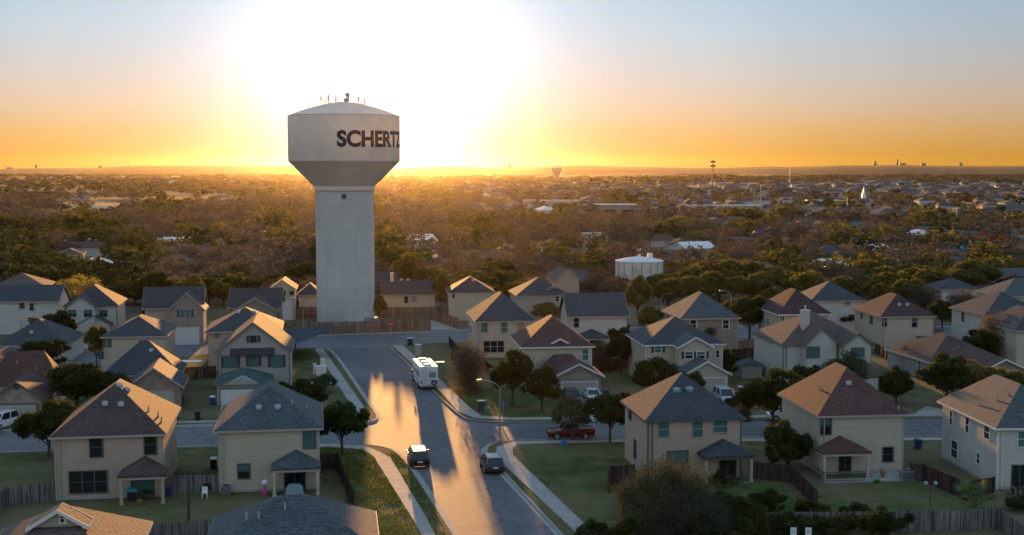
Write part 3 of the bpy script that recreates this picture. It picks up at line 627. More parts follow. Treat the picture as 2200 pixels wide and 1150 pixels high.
WALKS = [[((676, 751), (694, 751)), ((712, 806), (733, 806)), ((743, 856), (768, 856)), ((764, 888), (790, 888))],
 [((470, 958), (470, 963)), ((700, 957), (700, 963)), ((785, 961), (780, 969)), ((838, 984), (803, 984)), ((917, 1118), (886, 1118)), ((974, 1226), (950, 1226))],
 [((1345, 947), (1345, 952)), ((1105, 951), (1112, 957)), ((1068, 963), (1101, 967)), ((1064, 978), (1102, 980)), ((1085, 1004), (1125, 1004)), ((1240, 1150), (1278, 1150)), ((1310, 1222), (1350, 1222))],
 [((1345, 947.4), (1345, 952)), ((2300, 941), (2300, 947))],
 [((844, 745), (864, 743)), ((893, 790), (911, 784)), ((950, 848), (974, 845)), ((982, 885), (1014, 882)), ((1020, 901), (1034, 896)), ((1100, 905), (1100, 900)), ((1330, 903), (1330, 898)), ((2300, 893), (2300, 888))],
 [((363, 912), (363, 908)), ((780, 904), (770, 900))]]
for wk in WALKS: walk(wk)
DRIVES = [[((1508, 845), (1560, 845)), ((1500, 905), (1560, 905))], [((1208, 854), (1288, 854)), ((1200, 908), (1275, 908))], [((474, 866), (568, 866)), ((475, 913), (572, 912))],
 [((370, 729), (440, 729)), ((365, 739), (446, 736))], [((170, 741), (212, 741)), ((168, 752), (216, 750))], [((1856, 850), (1890, 850)), ((1870, 902), (1910, 902))], [((-20, 890), (80, 890)), ((-70, 925), (48, 921))],
 [((290, 873), (372, 873)), ((285, 918), (365, 917))], [((1990, 875), (2040, 885)), ((1960, 895), (1990, 897))], [((925, 690), (985, 690)), ((925, 711), (985, 710))]]
for d in DRIVES: walk(d, 'driveway', .16)
# mown concrete pad with utility cabinets, left of the street
# ---------------------------------------------------------------- fences
def fence(label, pts, h=1.85, m='fence grey', post=2.4, group=None, z0=.0):
    W = P2(pts) if not isinstance(pts[0], Vector) else pts; r = empty('wooden_fence', W[0], 0, label, 'fence', group); pn = 0
    for a, b in zip(W, W[1:]):
        L = (b - a).length; d = (b - a) / L; n = max(1, round(L / post)); pl = MB(); nb = int(L / .15); nrm = Vector((-d.y, d.x, 0))
        for i in range(nb):
            s = i * L / nb; p = a + d * s - W[0]; q = a + d * (s + L / nb - .018) - W[0]; hh = h - random.random() * .05; o = nrm * (.01 * random.random())
            pl.add([p + o, q + o, q + o + Vector((0, 0, hh)), p + o + Vector((0, 0, hh)), p + o + nrm * .03, q + o + nrm * .03, q + o + nrm * .03 + Vector((0, 0, hh)), p + o + nrm * .03 + Vector((0, 0, hh))],
                   [(0, 1, 2, 3), (5, 4, 7, 6), (3, 2, 6, 7), (0, 3, 7, 4), (1, 5, 6, 2)])
        pl.build('board_panel', m, r)
        for i in range(n + 1):
            if pn > 95: break
            pn += 1; p = a + d * (L * i / n) - W[0] - nrm * .07; q = MB(); q.box(p.x - .07, p.y - .07, 0, p.x + .07, p.y + .07, h + .06); q.build('post', m, r)
    return r
fence('long brown fence with many posts in front of the water tower', [(560, 727), (650, 719), (925, 712)], 2.2, 'fence brown', 1.6)
fence('red-brown fence behind the water tower', [Vector((gp(600, 686).x, 251.5, 0)), Vector((gp(925, 686).x - .2, 251.5, 0)), Vector((gp(1006, 684).x, 253, 0))], 2.2, 'fence brown', 3)
fence('short fence slanting from the tower compound towards the turning road', [(925, 688), (984, 709)], 2.3, 'fence brown', 2)
fence('weathered grey fence at the left edge beside the tan house', [(-60, 1150), (14, 1092), (121, 1077)], 1.85)
fence('weathered grey fence between the tan house and the cream house', [(353, 1064), (470, 1061)], 1.85)
fence('weathered grey fence at the bottom between the two nearest rooftops', [(300, 1176), (468, 1166)], 1.85)
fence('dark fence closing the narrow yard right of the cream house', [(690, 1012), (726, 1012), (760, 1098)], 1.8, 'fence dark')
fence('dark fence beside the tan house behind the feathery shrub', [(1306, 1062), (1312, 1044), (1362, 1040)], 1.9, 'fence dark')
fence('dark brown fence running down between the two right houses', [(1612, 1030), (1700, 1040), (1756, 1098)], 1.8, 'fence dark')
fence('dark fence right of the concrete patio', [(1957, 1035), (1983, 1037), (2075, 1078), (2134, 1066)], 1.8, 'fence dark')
fence('patched grey and tan fence at the bottom right below the palm', [(1560, 1150), (1800, 1148), (2006, 1146), (2148, 1140), (2230, 1205)], 1.9, 'fence grey')
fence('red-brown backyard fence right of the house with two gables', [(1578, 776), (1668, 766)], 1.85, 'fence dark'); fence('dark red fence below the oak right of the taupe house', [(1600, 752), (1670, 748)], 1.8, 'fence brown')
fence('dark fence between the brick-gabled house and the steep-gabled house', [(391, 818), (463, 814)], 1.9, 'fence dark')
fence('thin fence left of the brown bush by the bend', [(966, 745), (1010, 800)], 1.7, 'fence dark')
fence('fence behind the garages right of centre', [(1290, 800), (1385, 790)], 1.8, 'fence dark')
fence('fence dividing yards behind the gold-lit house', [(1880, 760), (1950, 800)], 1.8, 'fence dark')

# ---------------------------------------------------------------- water tower
mat('tower steel', (.68, .61, .51), .5, .35, var=.12, vscale=.35)
def towermat():
    m = mat('tower concrete', (.56, .54, .485), .85, .3, var=.10, vscale=.25); n = m.node_tree; L = n.links; b = n.nodes['Principled BSDF']
    tc = n.nodes.new('ShaderNodeTexCoord'); sp = n.nodes.new('ShaderNodeSeparateXYZ'); L.new(tc.outputs['Object'], sp.inputs[0])
    at2 = n.nodes.new('ShaderNodeMath'); at2.operation = 'ARCTAN2'; L.new(sp.outputs[1], at2.inputs[0]); L.new(sp.outputs[0], at2.inputs[1])
    cb = n.nodes.new('ShaderNodeCombineXYZ'); ml = n.nodes.new('ShaderNodeMath'); ml.operation = 'MULTIPLY'; ml.inputs[1].default_value = 5.63; L.new(at2.outputs[0], ml.inputs[0])
    L.new(ml.outputs[0], cb.inputs[0]); L.new(sp.outputs[2], cb.inputs[1])
    bt = n.nodes.new('ShaderNodeTexBrick'); bt.offset = 0; bt.inputs['Scale'].default_value = 1; bt.inputs['Brick Width'].default_value = 2.947; bt.inputs['Row Height'].default_value = 2.3; bt.inputs['Mortar Size'].default_value = .035; bt.inputs['Mortar Smooth'].default_value = .6
    bt.inputs['Color1'].default_value = (1, 1, 1, 1); bt.inputs['Color2'].default_value = (.90, .91, .92, 1); bt.inputs['Mortar'].default_value = (.68, .68, .68, 1)
    L.new(cb.outputs[0], bt.inputs['Vector']); mx = n.nodes.new('ShaderNodeMix'); mx.data_type = 'RGBA'; mx.blend_type = 'MULTIPLY'; mx.inputs[0].default_value = 1
    L.new(b.inputs['Base Color'].links[0].from_socket, mx.inputs[6]); L.new(bt.outputs[0], mx.inputs[7]); L.new(mx.outputs[2], b.inputs['Base Color'])
    # faint vertical streaks
    nz = n.nodes.new('ShaderNodeTexNoise'); mp = n.nodes.new('ShaderNodeMapping'); mp.inputs['Scale'].default_value = (1.6, .06, 1); L.new(cb.outputs[0], mp.inputs[0]); L.new(mp.outputs[0], nz.inputs['Vector'])
    nz.inputs['Scale'].default_value = 1; nz.inputs['Detail'].default_value = 4
    cr = n.nodes.new('ShaderNodeValToRGB'); cr.color_ramp.elements[0].position = .3; cr.color_ramp.elements[1].position = .6; cr.color_ramp.elements[0].color = (.95, .95, .95, 1); L.new(nz.outputs[0], cr.inputs[0])
    m2 = n.nodes.new('ShaderNodeMix'); m2.data_type = 'RGBA'; m2.blend_type = 'MULTIPLY'; m2.inputs[0].default_value = 1; L.new(mx.outputs[2], m2.inputs[6]); L.new(cr.outputs[0], m2.inputs[7]); L.new(m2.outputs[2], b.inputs['Base Color'])
towermat(); mat('tower lettering', (.02, .022, .035), .5)
TY = 246.0; tp = at(740, 362, TY); TZ = lambda y: at(740, y, TY).z
tw = empty('water_tower', (tp.x, TY, 0), 0, 'tall pale water tower on a concrete column, its tank lettered SCHERTZ', 'water tower')
RC, RT = 5.66, 10.84
m = MB(); m.lathe([(RC, -.2), (RC, TZ(410))], 96); m.build('column', 'tower concrete', tw, True)
zc, z1, z2, z3 = TZ(400), TZ(347), TZ(250), TZ(219)
m = MB(); m.lathe([(RC - .3, TZ(410) - .4), (RC + .12, TZ(410) + .002), (RC + .3, TZ(408)), (RC + .3, zc), (RC + .2, zc + .02)], 96); m.build('collar', 'tower steel', tw, True)
m = MB(); prof = [(RC + .2, zc + .02), (RC + 1.4, zc + 1.1), (RT - .4, z1 - .35), (RT - .05, z1 - .02), (RT, z1 + .08), (RT, z2 - .1), (RT - .02, z2)]
for i in range(1, 13):
    t = i / 12 * math.pi / 2; prof.append(((RT - .12) * math.cos(t) ** .9 if i < 12 else .6, z2 + (z3 - z2) * math.sin(t) * .98 + .02))
prof = prof[:7] + [(RT - .1, z2 + .06)] + [(r, z2 + (z3 - z2) * (1 - (r / RT) ** 1.7)) for r in (10.4, 9.6, 8.6, 7.4, 6, 4.6, 3.2, 2.0, 1.0)]
m.lathe(prof, 128); tk = m.build('tank', 'tower steel', tw, True)
for zz in (z1 + .03, z2 - .04):
    m = MB(); m.lathe([(RT - .05, zz - .07), (RT + .06, zz - .05), (RT + .06, zz + .05), (RT - .05, zz + .07)], 96); m.build('rim', 'trim tan', tw, True)
m = MB(); m.lathe([(RC - .02, TZ(411.5)), (RC + .03, TZ(411.4)), (RC + .03, TZ(409)), (RC, TZ(408.9))], 96); m.build('dark_joint', 'trim dark', tw, True)  # thin dark ring just below the collar
m = MB(); a = R(-92.5); m.box(-.42, -.06, -.45, .42, .06, .45); o = m.build('vent_window', 'glass dark', tw); o.location = (RC * math.sin(R(6)), -RC * math.cos(R(6)), TZ(421)); o.rotation_euler = (0, 0, R(6))
# lettering bent round the tank
def bent_text(txt, a0, a1, zc_, hgt, rad, parent):
    import bmesh
    cu = bpy.data.curves.new('lettering', 'FONT'); cu.body = txt; cu.size = 1; cu.offset = .042; cu.extrude = 0; tmp = bpy.data.objects.new('lettering', cu); COL.objects.link(tmp)
    dg = bpy.context.evaluated_depsgraph_get(); me = bpy.data.meshes.new_from_object(tmp.evaluated_get(dg)); bpy.data.objects.remove(tmp); bpy.data.curves.remove(cu)
    b = bmesh.new(); b.from_mesh(me); xs = [v.co.x for v in b.verts]; ys = [v.co.y for v in b.verts]; x0, x1, y0, y1 = min(xs), max(xs), min(ys), max(ys); n = 60
    for i in range(1, n):
        g = b.verts[:] + b.edges[:] + b.faces[:]; bmesh.ops.bisect_plane(b, geom=g, plane_co=(x0 + (x1 - x0) * i / n, 0, 0), plane_no=(1, 0, 0))
    r = bmesh.ops.extrude_face_region(b, geom=b.faces[:]); 
    for v in [e for e in r['geom'] if isinstance(e, bmesh.types.BMVert)]: v.co.z = 1
    for v in b.verts:
        a = a0 + (a1 - a0) * (v.co.x - x0) / (x1 - x0); rr = rad + .012 + .03 * v.co.z
        v.co = Vector((rr * math.sin(a), -rr * math.cos(a), zc_ + hgt * ((v.co.y - y0) / (y1 - y0) - .5)))
    bmesh.ops.recalc_face_normals(b, faces=b.faces); b.to_mesh(me); b.free(); me.materials.clear(); me.materials.append(M['tower lettering'])
    o = bpy.data.objects.new('lettering', me); COL.objects.link(o); o.parent = parent
bent_text('SCHERTZ', R(0.5), R(88), TZ(300.5), TZ(283) - TZ(318), RT, tw)
# gear on the dome
rz = lambda r: z2 + (z3 - z2) * (1 - (r / RT) ** 1.7)
m = MB()
for i in range(24):
    t = i / 24 * 2 * math.pi; t2 = (i + 1) / 24 * 2 * math.pi; r = 4.2; p = (r * math.cos(t), r * math.sin(t)); q = (r * math.cos(t2), r * math.sin(t2))
    m.bar((*p, rz(r) - .05), (*p, rz(r) + 1.1), .06, n=5)
    for hz in (.55, 1.08): m.bar((*p, rz(r) + hz), (*q, rz(r) + hz), .05, n=4)
m.build('railing', 'metal grey', tw)
for k, (px, ty) in enumerate(((694, 206), (699, 201), (706, 203), (711, 200), (722, 205), (728, 203), (752, 208), (760, 205), (771, 206), (780, 208), (783, 211))):
    x = (px - 740) * TY / FPX; m = MB(); y = (-1.5, 1.0, .4)[k % 3]; zb = rz(math.hypot(x, y)); zt = TZ(ty)
    m.bar((x, y, zb - .1), (x, y, zt), .14, n=6); m.box(x - .14, y - .1, zt - 1.0, x + .14, y + .1, zt - .15) if k % 2 == 0 else m.bar((x - .5, y, zt - .4), (x + .5, y, zt - .4), .06, n=4)
    m.build('antenna', 'metal grey', tw)
m = MB(); m.lathe([(.35, -.2), (.35, .3), (.5, .38), (.5, .55), (.15, .75)], 16, c=(.4, 0, rz(.4))); m.build('vent_cap', 'metal grey', tw, True)
m = MB(); m.lathe([(.08, 0), (.35, .12), (.52, .3), (.46, .3), (.25, .12)], 16); o = m.build('dish', 'metal grey', tw, True); o.location = (.7, -.6, rz(.7) + 1.2); o.rotation_euler = (R(70), 0, R(30))
m = MB(); m.bar((.6, -.5, rz(.8) - .1), (.6, -.5, rz(.8) + 1.5), .12, n=6); m.build('dish_mast', 'metal grey', tw)
# cabinets at the foot of the tower
o = MB(); o.box(0, 0, 0, 2.6, 1.1, 1.7); o.box(-.1, -.1, 1.7, 2.7, 1.2, 1.8); o.box(.1, -.03, .2, 1.2, -.003, 1.5); o.box(1.4, -.03, .2, 2.5, -.003, 1.5)
p = gp(783, 703); tag(o.build('equipment_cabinet', 'metal grey', loc=p), 'low grey equipment cabinet at the foot of the water tower', 'cabinet')
# ---------------------------------------------------------------- ground storage tank
mat('tank paint', (.62, .60, .55), .6, .3, var=.35, vscale=.5, vcol=(.45, .38, .28))
p = gp(1378, 640); TKY = p.y; kr = 51.5 * TKY / FPX; g = empty('storage_tank', (p.x, TKY + kr, 0), 0, 'round white storage tank with rust streaks among the golden trees', 'storage tank')
zt = at(1378, 561, TKY + kr).z
m = MB(); m.lathe([(kr, -.1), (kr, zt)], 48); m.build('shell', 'tank paint', g, True)
m = MB(); m.lathe([(kr + .15, zt), (kr + .15, zt + .15), (kr * .6, zt + .7), (.5, zt + 1.1)], 48); m.build('roof', 'white paint', g, True)
m = MB()
for i in range(16): t = 2 * math.pi * i / 16; m.bar((kr * math.cos(t), kr * math.sin(t), 0), (kr * math.cos(t), kr * math.sin(t), zt - .01), .25, n=4)
m.build('rib', 'trim tan', g)
m = MB(); m.box(kr * .35, -1, zt + .5, kr * .55, 1, zt + 1.8); m.box(-.3, -.3, zt + .9, .3, .3, zt + 1.6); m.build('hatch', 'white paint', g)

# far streets and open lots
for k, (pts, wdt) in enumerate((([(1056, 436), (1120, 452), (1168, 470), (1240, 478), (1420, 474)], 14), ([(1240, 462), (1420, 458), (1560, 462)], 16), ([(1620, 440), (1700, 452), (1800, 455)], 12), ([(880, 476), (1050, 470)], 8), ([(215, 414), (245, 398)], 14), ([(0, 424), (150, 420)], 10), ([(1500, 500), (1900, 494), (2250, 500)], 7), ([(1380, 546), (1700, 534), (2250, 540)], 6))):
    P_ = P2(pts); m = MB(); A, B = offset(P_, wdt / 2), offset(P_, -wdt / 2)
    for i in range(len(A) - 1): m.add([tuple(A[i])[:2] + (.02 + k * .004,), tuple(A[i + 1])[:2] + (.02 + k * .004,), tuple(B[i + 1])[:2] + (.02 + k * .004,), tuple(B[i])[:2] + (.02 + k * .004,)], [(0, 1, 2, 3)])
    tag(m.build('road', 'concrete'), kind='structure')
FARROADS = [P2([(1056, 436), (1120, 452), (1168, 470), (1240, 478), (1420, 474)]), P2([(1500, 500), (1900, 494), (2250, 500)]), P2([(1380, 546), (1700, 534), (2250, 540)])]

# ---------------------------------------------------------------- vehicles
def paint(n, c, r=.25): return mat(n, c, r, .6)
paint('paint black', (.012, .012, .015)); paint('paint dark blue', (.03, .045, .06)); paint('paint red', (.10, .009, .009)); paint('paint white', (.6, .61, .62)); paint('paint pale blue', (.35, .42, .48)); paint('paint silver and glare', (.16, .165, .17))  # silver also serves as glare on the two dark cars' roofs
mat('tail light', (.30, .01, .01), .3); mat('head light', (.7, .7, .68), .15); mat('plate', (.6, .6, .58), .5)
def car(name, label, cat, p, rz, L, W, H, belt, col, secs, roofcol=None, bed=None, clear=.22, front_lights=True, group=None):
    """secs: greenhouse profile [(y, z)...] from rear to front, y from rear bumper."""
    r = empty(name, (p.x, p.y, p.z if p.z else .013), rz, label, cat, group); hw = W / 2
    m = MB()                                       # body: lofted sections
    st = [(0, .5, belt * .86, .86), (.12, clear + .08, belt * .97, .94), (.45, clear, belt, 1), (L * .5, clear, belt, 1), (L * .74, clear, belt * .97, 1), (L - .35, clear, belt * .84, .95), (L - .05, clear + .12, belt * .74, .84), (L, .5, belt * .62, .78)]
    if bed: st = [(0, .45, belt * .98, .94), (.1, clear + .05, belt, 1), (L * .5, clear, belt, 1), (L * .72, clear, belt, 1), (L - .25, clear, belt * .93, .97), (L - .03, clear + .1, belt * .86, .92), (L, .5, belt * .8, .9)]
    vs = []; fs = []
    for y, zl, zh, k in st:
        w = hw * k
        vs += [(-w * .9, y, zl), (-w, y, zl + .2), (-w * 1.0, y, (zl + zh) / 2 + .1), (-w * .95, y, zh - .02), (-w * .8, y, zh), (w * .8, y, zh), (w * .95, y, zh - .02), (w, y, (zl + zh) / 2 + .1), (w, y, zl + .2), (w * .9, y, zl)]
    n = 10
    for i in range(len(st) - 1):
        for j in range(n): q = (j + 1) % n; fs.append((i * n + j, i * n + q, (i + 1) * n + q, (i + 1) * n + j))
    fs += [tuple(range(n)), tuple(range((len(st) - 1) * n, len(st) * n))[::-1]]
    m.add(vs, fs); body = m.build('body', col, r, True)
    g = MB(); gv = []; prof = secs; k = len(prof)  # greenhouse glass: polygon with tumblehome
    zmin = min(z for y, z in prof); zmax = max(z for y, z in prof); wl, wu = hw * .93, hw * .74
    ww = lambda z: wl + (wu - wl) * (z - zmin) / (zmax - zmin)
    gv = [(-ww(z), y, z) for y, z in prof] + [(ww(z), y, z) for y, z in prof]
    g.add(gv, [tuple(range(k)), tuple(range(k, 2 * k))[::-1]] + [(i, k + i, k + (i + 1) % k, (i + 1) % k) for i in range(k)]); g.build('windows', 'glass dark', r)
    tops = [(y, z) for y, z in prof if z > zmax - .12]; t = MB(); y0, y1 = min(y for y, z in tops), max(y for y, z in tops)
    t.add([(s * (wu + .02), y, zz) for y, zz in ((y0 - .04, zmax - .03), (y1 + .04, zmax - .03)) for s in (-1, 1)] + [(s * (wu - .12), y, zmax + .035) for y in (y0 + .05, y1 - .08) for s in (-1, 1)],
          [(0, 1, 3, 2), (4, 5, 7, 6), (0, 1, 5, 4), (2, 3, 7, 6), (0, 2, 6, 4), (1, 3, 7, 5)]); t.build('roof', roofcol or col, r)
    lows = [(y, z) for y, z in prof if z < zmin + .1]; f0, f1 = min(y for y, z in lows), max(y for y, z in lows)
    for s in (-1, 1):
        for (ya, yb) in ((f0, y0), (f1, y1), ((f0 + f1) / 2 - .1, (y0 + y1) / 2 - .1)): pl = MB(); pl.bar((s * (wl + .005), ya, zmin), (s * (wu + .01), yb, zmax), .09, .07); pl.build('pillar', roofcol or col, r)
    for s in (-1, 1):
        for y in (L * .2, L * .80):
            rw = .36 if not bed else .4; wv = MB(); N = 18
            for part, rr, xo, nm in ((0, rw, 0, 'wheel'),):
                pts = [(rw * math.cos(2 * math.pi * i / N), rw * math.sin(2 * math.pi * i / N)) for i in range(N)]
                wv.extr([(y + a, rw + b_) for a, b_ in pts], 'x', s * (hw - .21), s * (hw + .012)); wo_ = wv.build('wheel', 'rubber', r, True)
                rm = MB(); rm.extr([(y + a * .6, rw + b_ * .6) for a, b_ in pts], 'x', s * (hw + .013), s * (hw + .03)); rm.build('rim', 'metal grey', wo_)
        q = MB(); q.box(s * hw * .9 - .14, -.02, belt * .72, s * hw * .9 + .1 * 0 + .02 if s > 0 else s * hw * .9 + .14, .1, belt * .9); q.build('tail_light', 'tail light', r)
        q = MB(); q.box(s * hw * .66 - .16, L - .2, belt * .6, s * hw * .66 + .16, L - .02, belt * .72); q.build('headlight', 'head light', r)
        q = MB(); q.box(s * (hw + .1) - .1, f1 - .35, belt - .02, s * (hw + .1) + .1, f1 - .2, belt + .14); q.build('mirror', col, r)
    q = MB(); q.box(-.26, -.025, belt * .62, .26, -.002, belt * .62 + .15); q.build('licence_plate', 'plate', r)
    q = MB(); q.box(-hw * .85, -.06, .32, hw * .85, .05, .5); q.build('bumper', 'black plastic' if not bed else 'metal grey', r)
    if bed:
        q = MB(); q.box(-hw * .86, .14, belt + .003, hw * .86, bed - .1, belt + .01); q.build('bed_liner', 'black plastic', r)
        for s in (-1, 1):
            q = MB(); q.box(s * hw * .93 - .05, .05, belt - .03, s * hw * .93 + .05, bed, belt + .09); q.build('bed_side', col, r)
        q = MB(); q.box(-hw * .9, .0, belt - .03, hw * .9, .07, belt + .09); q.build('tailgate', col, r)
    return r
SUVG = [(.15, 1.05), (.35, 1.66), (.55, 1.74), (2.4, 1.76), (2.9, 1.72), (3.75, 1.08)]
SEDG = [(.75, .95), (1.35, 1.38), (1.6, 1.43), (2.5, 1.43), (2.7, 1.39), (3.5, .96)]
HATG = [(.12, 1.0), (.4, 1.5), (.6, 1.58), (2.2, 1.6), (2.55, 1.57), (3.35, 1.02)]
TRKG = [(2.0, 1.16), (2.08, 1.75), (2.25, 1.83), (3.4, 1.84), (3.6, 1.8), (4.25, 1.18)]
def rear(x, y): p = gp(x, y); p.z = .013; return p
car('parked_suv', 'black SUV with dark rear window parked on the left side of the street', 'car', rear(903, 1009), R(9), 4.7, 2.0, 1.76, 1.06, 'paint black', SUVG, 'paint silver and glare')  # lighter roof and pillars: glare put into the colour
car('parked_hatchback', 'dark blue-grey hatchback parked at the right kerb by the corner', 'car', rear(1065, 1021), R(11), 4.4, 1.9, 1.6, 1.0, 'paint dark blue', HATG, 'paint silver and glare')  # glare likewise put into the silver roof and pillars
p = gp(1276, 941); p.z = .013
car('pickup_truck', 'dark red pickup truck crossing the right side street', 'pickup truck', p, R(95), 5.3, 1.95, 1.84, 1.15, 'paint red', [(1.85, 1.16), (1.93, 1.72), (2.1, 1.8), (3.0, 1.81), (3.2, 1.77), (3.8, 1.18)], bed=1.8, clear=.36)
def facing(x, y, rz, L): p = gp(x, y); p.z = .17; return Vector((p.x + math.sin(rz) * -L * 0, p.y, .17))
def park(name, label, cat, px, rzdeg, L, *a, **k):          # px = ground pixel of the vehicle's centre
    c = gp(*px); t = R(rzdeg); p = Vector((c.x + math.sin(t) * L / 2, c.y - math.cos(t) * L / 2, .168)); return car(name, label, cat, p, t, L, *a, **k)
park('parked_suv', 'white and blue SUV standing in front of the white-trimmed garage', 'car', (1556, 866), 187, 4.7, 2.0, 1.76, 1.06, 'paint pale blue', SUVG)
park('pickup_truck', 'dark pickup truck on the drive of the brick-gabled garage, behind the trees', 'pickup truck', (1226, 868), 187, 5.3, 1.95, 1.84, 1.15, 'paint dark blue', TRKG, bed=1.9, clear=.36)
park('parked_car', 'white car close to the brick-gabled garage door', 'car', (1272, 862), 187, 4.5, 1.8, 1.43, .95, 'paint white', SEDG)
park('parked_car', 'dark car on the drive of the brick house with the white garage door', 'car', (379, 735), 189, 4.5, 1.85, 1.5, 1.0, 'paint black', HATG)
park('parked_suv', 'white SUV on the drive at the left edge below the stone gable', 'car', (2, 922), 165, 4.7, 2.0, 1.76, 1.06, 'paint white', SUVG)
park('parked_car', 'pale blue car half hidden behind the tan house', 'car', (360, 908), 5, 4.5, 1.85, 1.5, 1.0, 'paint pale blue', HATG)
park('parked_car', 'small silver car on the far street between the far hip roofs', 'car', (1392, 700), 95, 4.4, 1.8, 1.43, .95, 'paint silver and glare', SEDG)
park('parked_suv', 'white SUV in the shade on the drive right of the oak', 'car', (1690, 905), 90, 4.7, 2.0, 1.76, 1.06, 'paint white', SUVG)

# motorhome
def motorhome():
    q = gp(922, 839); L, W, H = 8.6, 2.45, 3.25; r = empty('motorhome', (q.x, q.y, .013), R(12), 'white motorhome with a rear ladder and spare wheel parked on the street', 'motorhome'); hw = W / 2
    m = MB(); m.extr([(0, .55), (0, H - .12), (.12, H), (L - 1.2, H), (L - .5, H - .25), (L - .35, 2.35), (L - 1.4, 2.05), (L - 1.7, 1.9), (L - 1.7, .55)], 'x', -hw, hw); b = m.build('body', 'white paint', r)
    m = MB(); m.extr([(L - 1.69, .5), (L - 1.69, 1.88), (L - 1.25, 1.95), (L - .75, 1.25), (L + .05, 1.1), (L + .12, .5)], 'x', -.98, .98); c = m.build('cab', 'white paint', r)
    m = MB(); m.add([(-.9, L - 1.22, 1.93), (.9, L - 1.22, 1.93), (.9, L - .74, 1.29), (-.9, L - .74, 1.29)], [(0, 1, 2, 3)]); m.build('windscreen', 'glass dark', c)
    for s in (-1, 1):
        for y in (1.9, L - .7):
            w_ = MB(); w_.extr([(y + .42 * math.cos(t * math.pi / 9), .42 + .42 * math.sin(t * math.pi / 9)) for t in range(18)], 'x', s * (hw - .3), s * (hw + .02)); wo_ = w_.build('wheel', 'rubber', r, True)
            w_ = MB(); w_.extr([(y + .24 * math.cos(t * math.pi / 9), .42 + .24 * math.sin(t * math.pi / 9)) for t in range(18)], 'x', s * (hw + .021), s * (hw + .04)); w_.build('rim', 'chrome', wo_)
        for y, y2, z0, z1 in ((.6, 1.5, 1.7, 2.4), (2.4, 3.6, 1.6, 2.4), (4.6, 5.4, 1.7, 2.3)):
            g = MB(); g.box(s * (hw + .003) if s > 0 else -hw - .03, y, z0, s * (hw + .03) if s > 0 else -hw - .003, y2, z1); g.build('window', 'glass dark', b)
        g = MB(); g.box(min(s * (hw + .004), s * (hw + .02)), .1, .95, max(s * (hw + .004), s * (hw + .02)), L - 1.8, 1.12); g.box(min(s * (hw + .004), s * (hw + .02)), .1, 1.25, max(s * (hw + .004), s * (hw + .02)), L - 1.8, 1.3); g.build('stripe', 'metal grey', b)
        g = MB(); g.box(s * 1.02 - .1, -.03, .95, s * 1.02 + .1, -.003, 1.35); g.build('tail_light', 'tail light', r)
        g = MB(); g.bar((s * 1.0, L - 1.1, 1.5), (s * 1.42, L - 1.05, 1.55), .05); g.box(s * 1.42 - .1, L - 1.12, 1.3, s * 1.42 + .1, L - 1.02, 1.7); g.build('mirror', 'black plastic', r)
    g = MB(); g.box(-.05, -.03, 1.75, .95, -.003, 2.45); g.build('rear_window', 'glass pale', b)
    g = MB()
    for s in (-.95, -.5): g.bar((s, -.16, .8), (s, -.16, H + .1), .045, n=6)
    for i in range(8): g.bar((-.95, -.16, .95 + i * .32), (-.5, -.16, .95 + i * .32), .04, n=6)
    g.build('ladder', 'metal grey', r)
    g = MB(); g.extr([(.62 + .36 * math.cos(t * math.pi / 10), 1.02 + .36 * math.sin(t * math.pi / 10)) for t in range(20)], 'y', -.28, -.02); g.build('spare_wheel', 'rubber', r, True)
    g = MB()
    g.extr([(.62 + .22 * math.cos(t * math.pi / 10), 1.02 + .22 * math.sin(t * math.pi / 10)) for t in range(20)], 'y', -.31, -.285); g.build('spare_wheel_cover', 'chrome', r, True)
    g = MB(); g.box(-hw, -.22, .5, hw, 0, .68); g.build('bumper', 'metal grey', r)
    for y in (1.0, 3.4, 6.2):
        g = MB(); g.box(-.5, y, H + .003, .5, y + .7, H + .2); g.build('roof_unit', 'white paint', b)
    g = MB(); g.box(-.25, -.03, .75, .25, -.003, .9); g.build('licence_plate', 'plate', r)
    g = MB()
    for i in range(3): g.box(-.35, -.025, 2.6 + i * -.0 - i * .28 if i == 0 else 1.62 - i * .12, .85 - i * .2, -.003, 2.66 if i == 0 else 1.66 - i * .12)
    g.build('rear_stripe', 'metal grey', b)
motorhome()

# ---------------------------------------------------------------- street furniture
def lamp(label, base, top_px, arm=-1.9, group='street lamps'):
    p = gp(*base); h = at(top_px[0], top_px[1], p.y).z; r = empty('street_lamp', p, 0, label, 'street lamp', group)
    m = MB(); m.bar((0, 0, 0), (0, 0, h - .6), .2, n=10, w2=.12); m.lathe([(.22, 0), (.22, .3), (.12, .4)], 10); m.build('pole', 'metal grey', r, True)
    m = MB(); pts = [(0, 0, h - .62), (arm * .35, 0, h - .12), (arm * .7, 0, h + .12), (arm, 0, h + .17)]
    for a, b in zip(pts, pts[1:]): m.bar(a, b, .09, n=8)
    m.build('arm', 'metal grey', r, True)
    m = MB(); s = 1 if arm > 0 else -1; m.extr([(arm, h + .08), (arm + s * .1, h + .26), (arm + s * .65, h + .22), (arm + s * .7, h + .1)], 'y', -.14, .14); m.build('lamp_head', 'metal grey', r)
    m = MB(); m.box(min(arm + s * .1, arm + s * .6), -.1, h + .03, max(arm + s * .1, arm + s * .6), .1, h + .078); m.build('lens', 'head light', r)
lamp('street lamp with curved arm at the corner of the right side street', (1074, 951), (1074, 820))
lamp('street lamp beside the small round tree near the tower fence', (652, 722), (652, 642), -1.5)
lamp('street lamp right of the white storage tank', (1421, 676), (1421, 632), 1.5)
lamp('street lamp behind the taupe house with the orange roof slope', (1570, 700), (1570, 626), -1.6)
lamp('street lamp standing in the wood at upper right', (1787, 622), (1787, 574), -1.2)
lamp('street lamp in the dark wood at far left', (251, 590), (251, 541), -1.0)
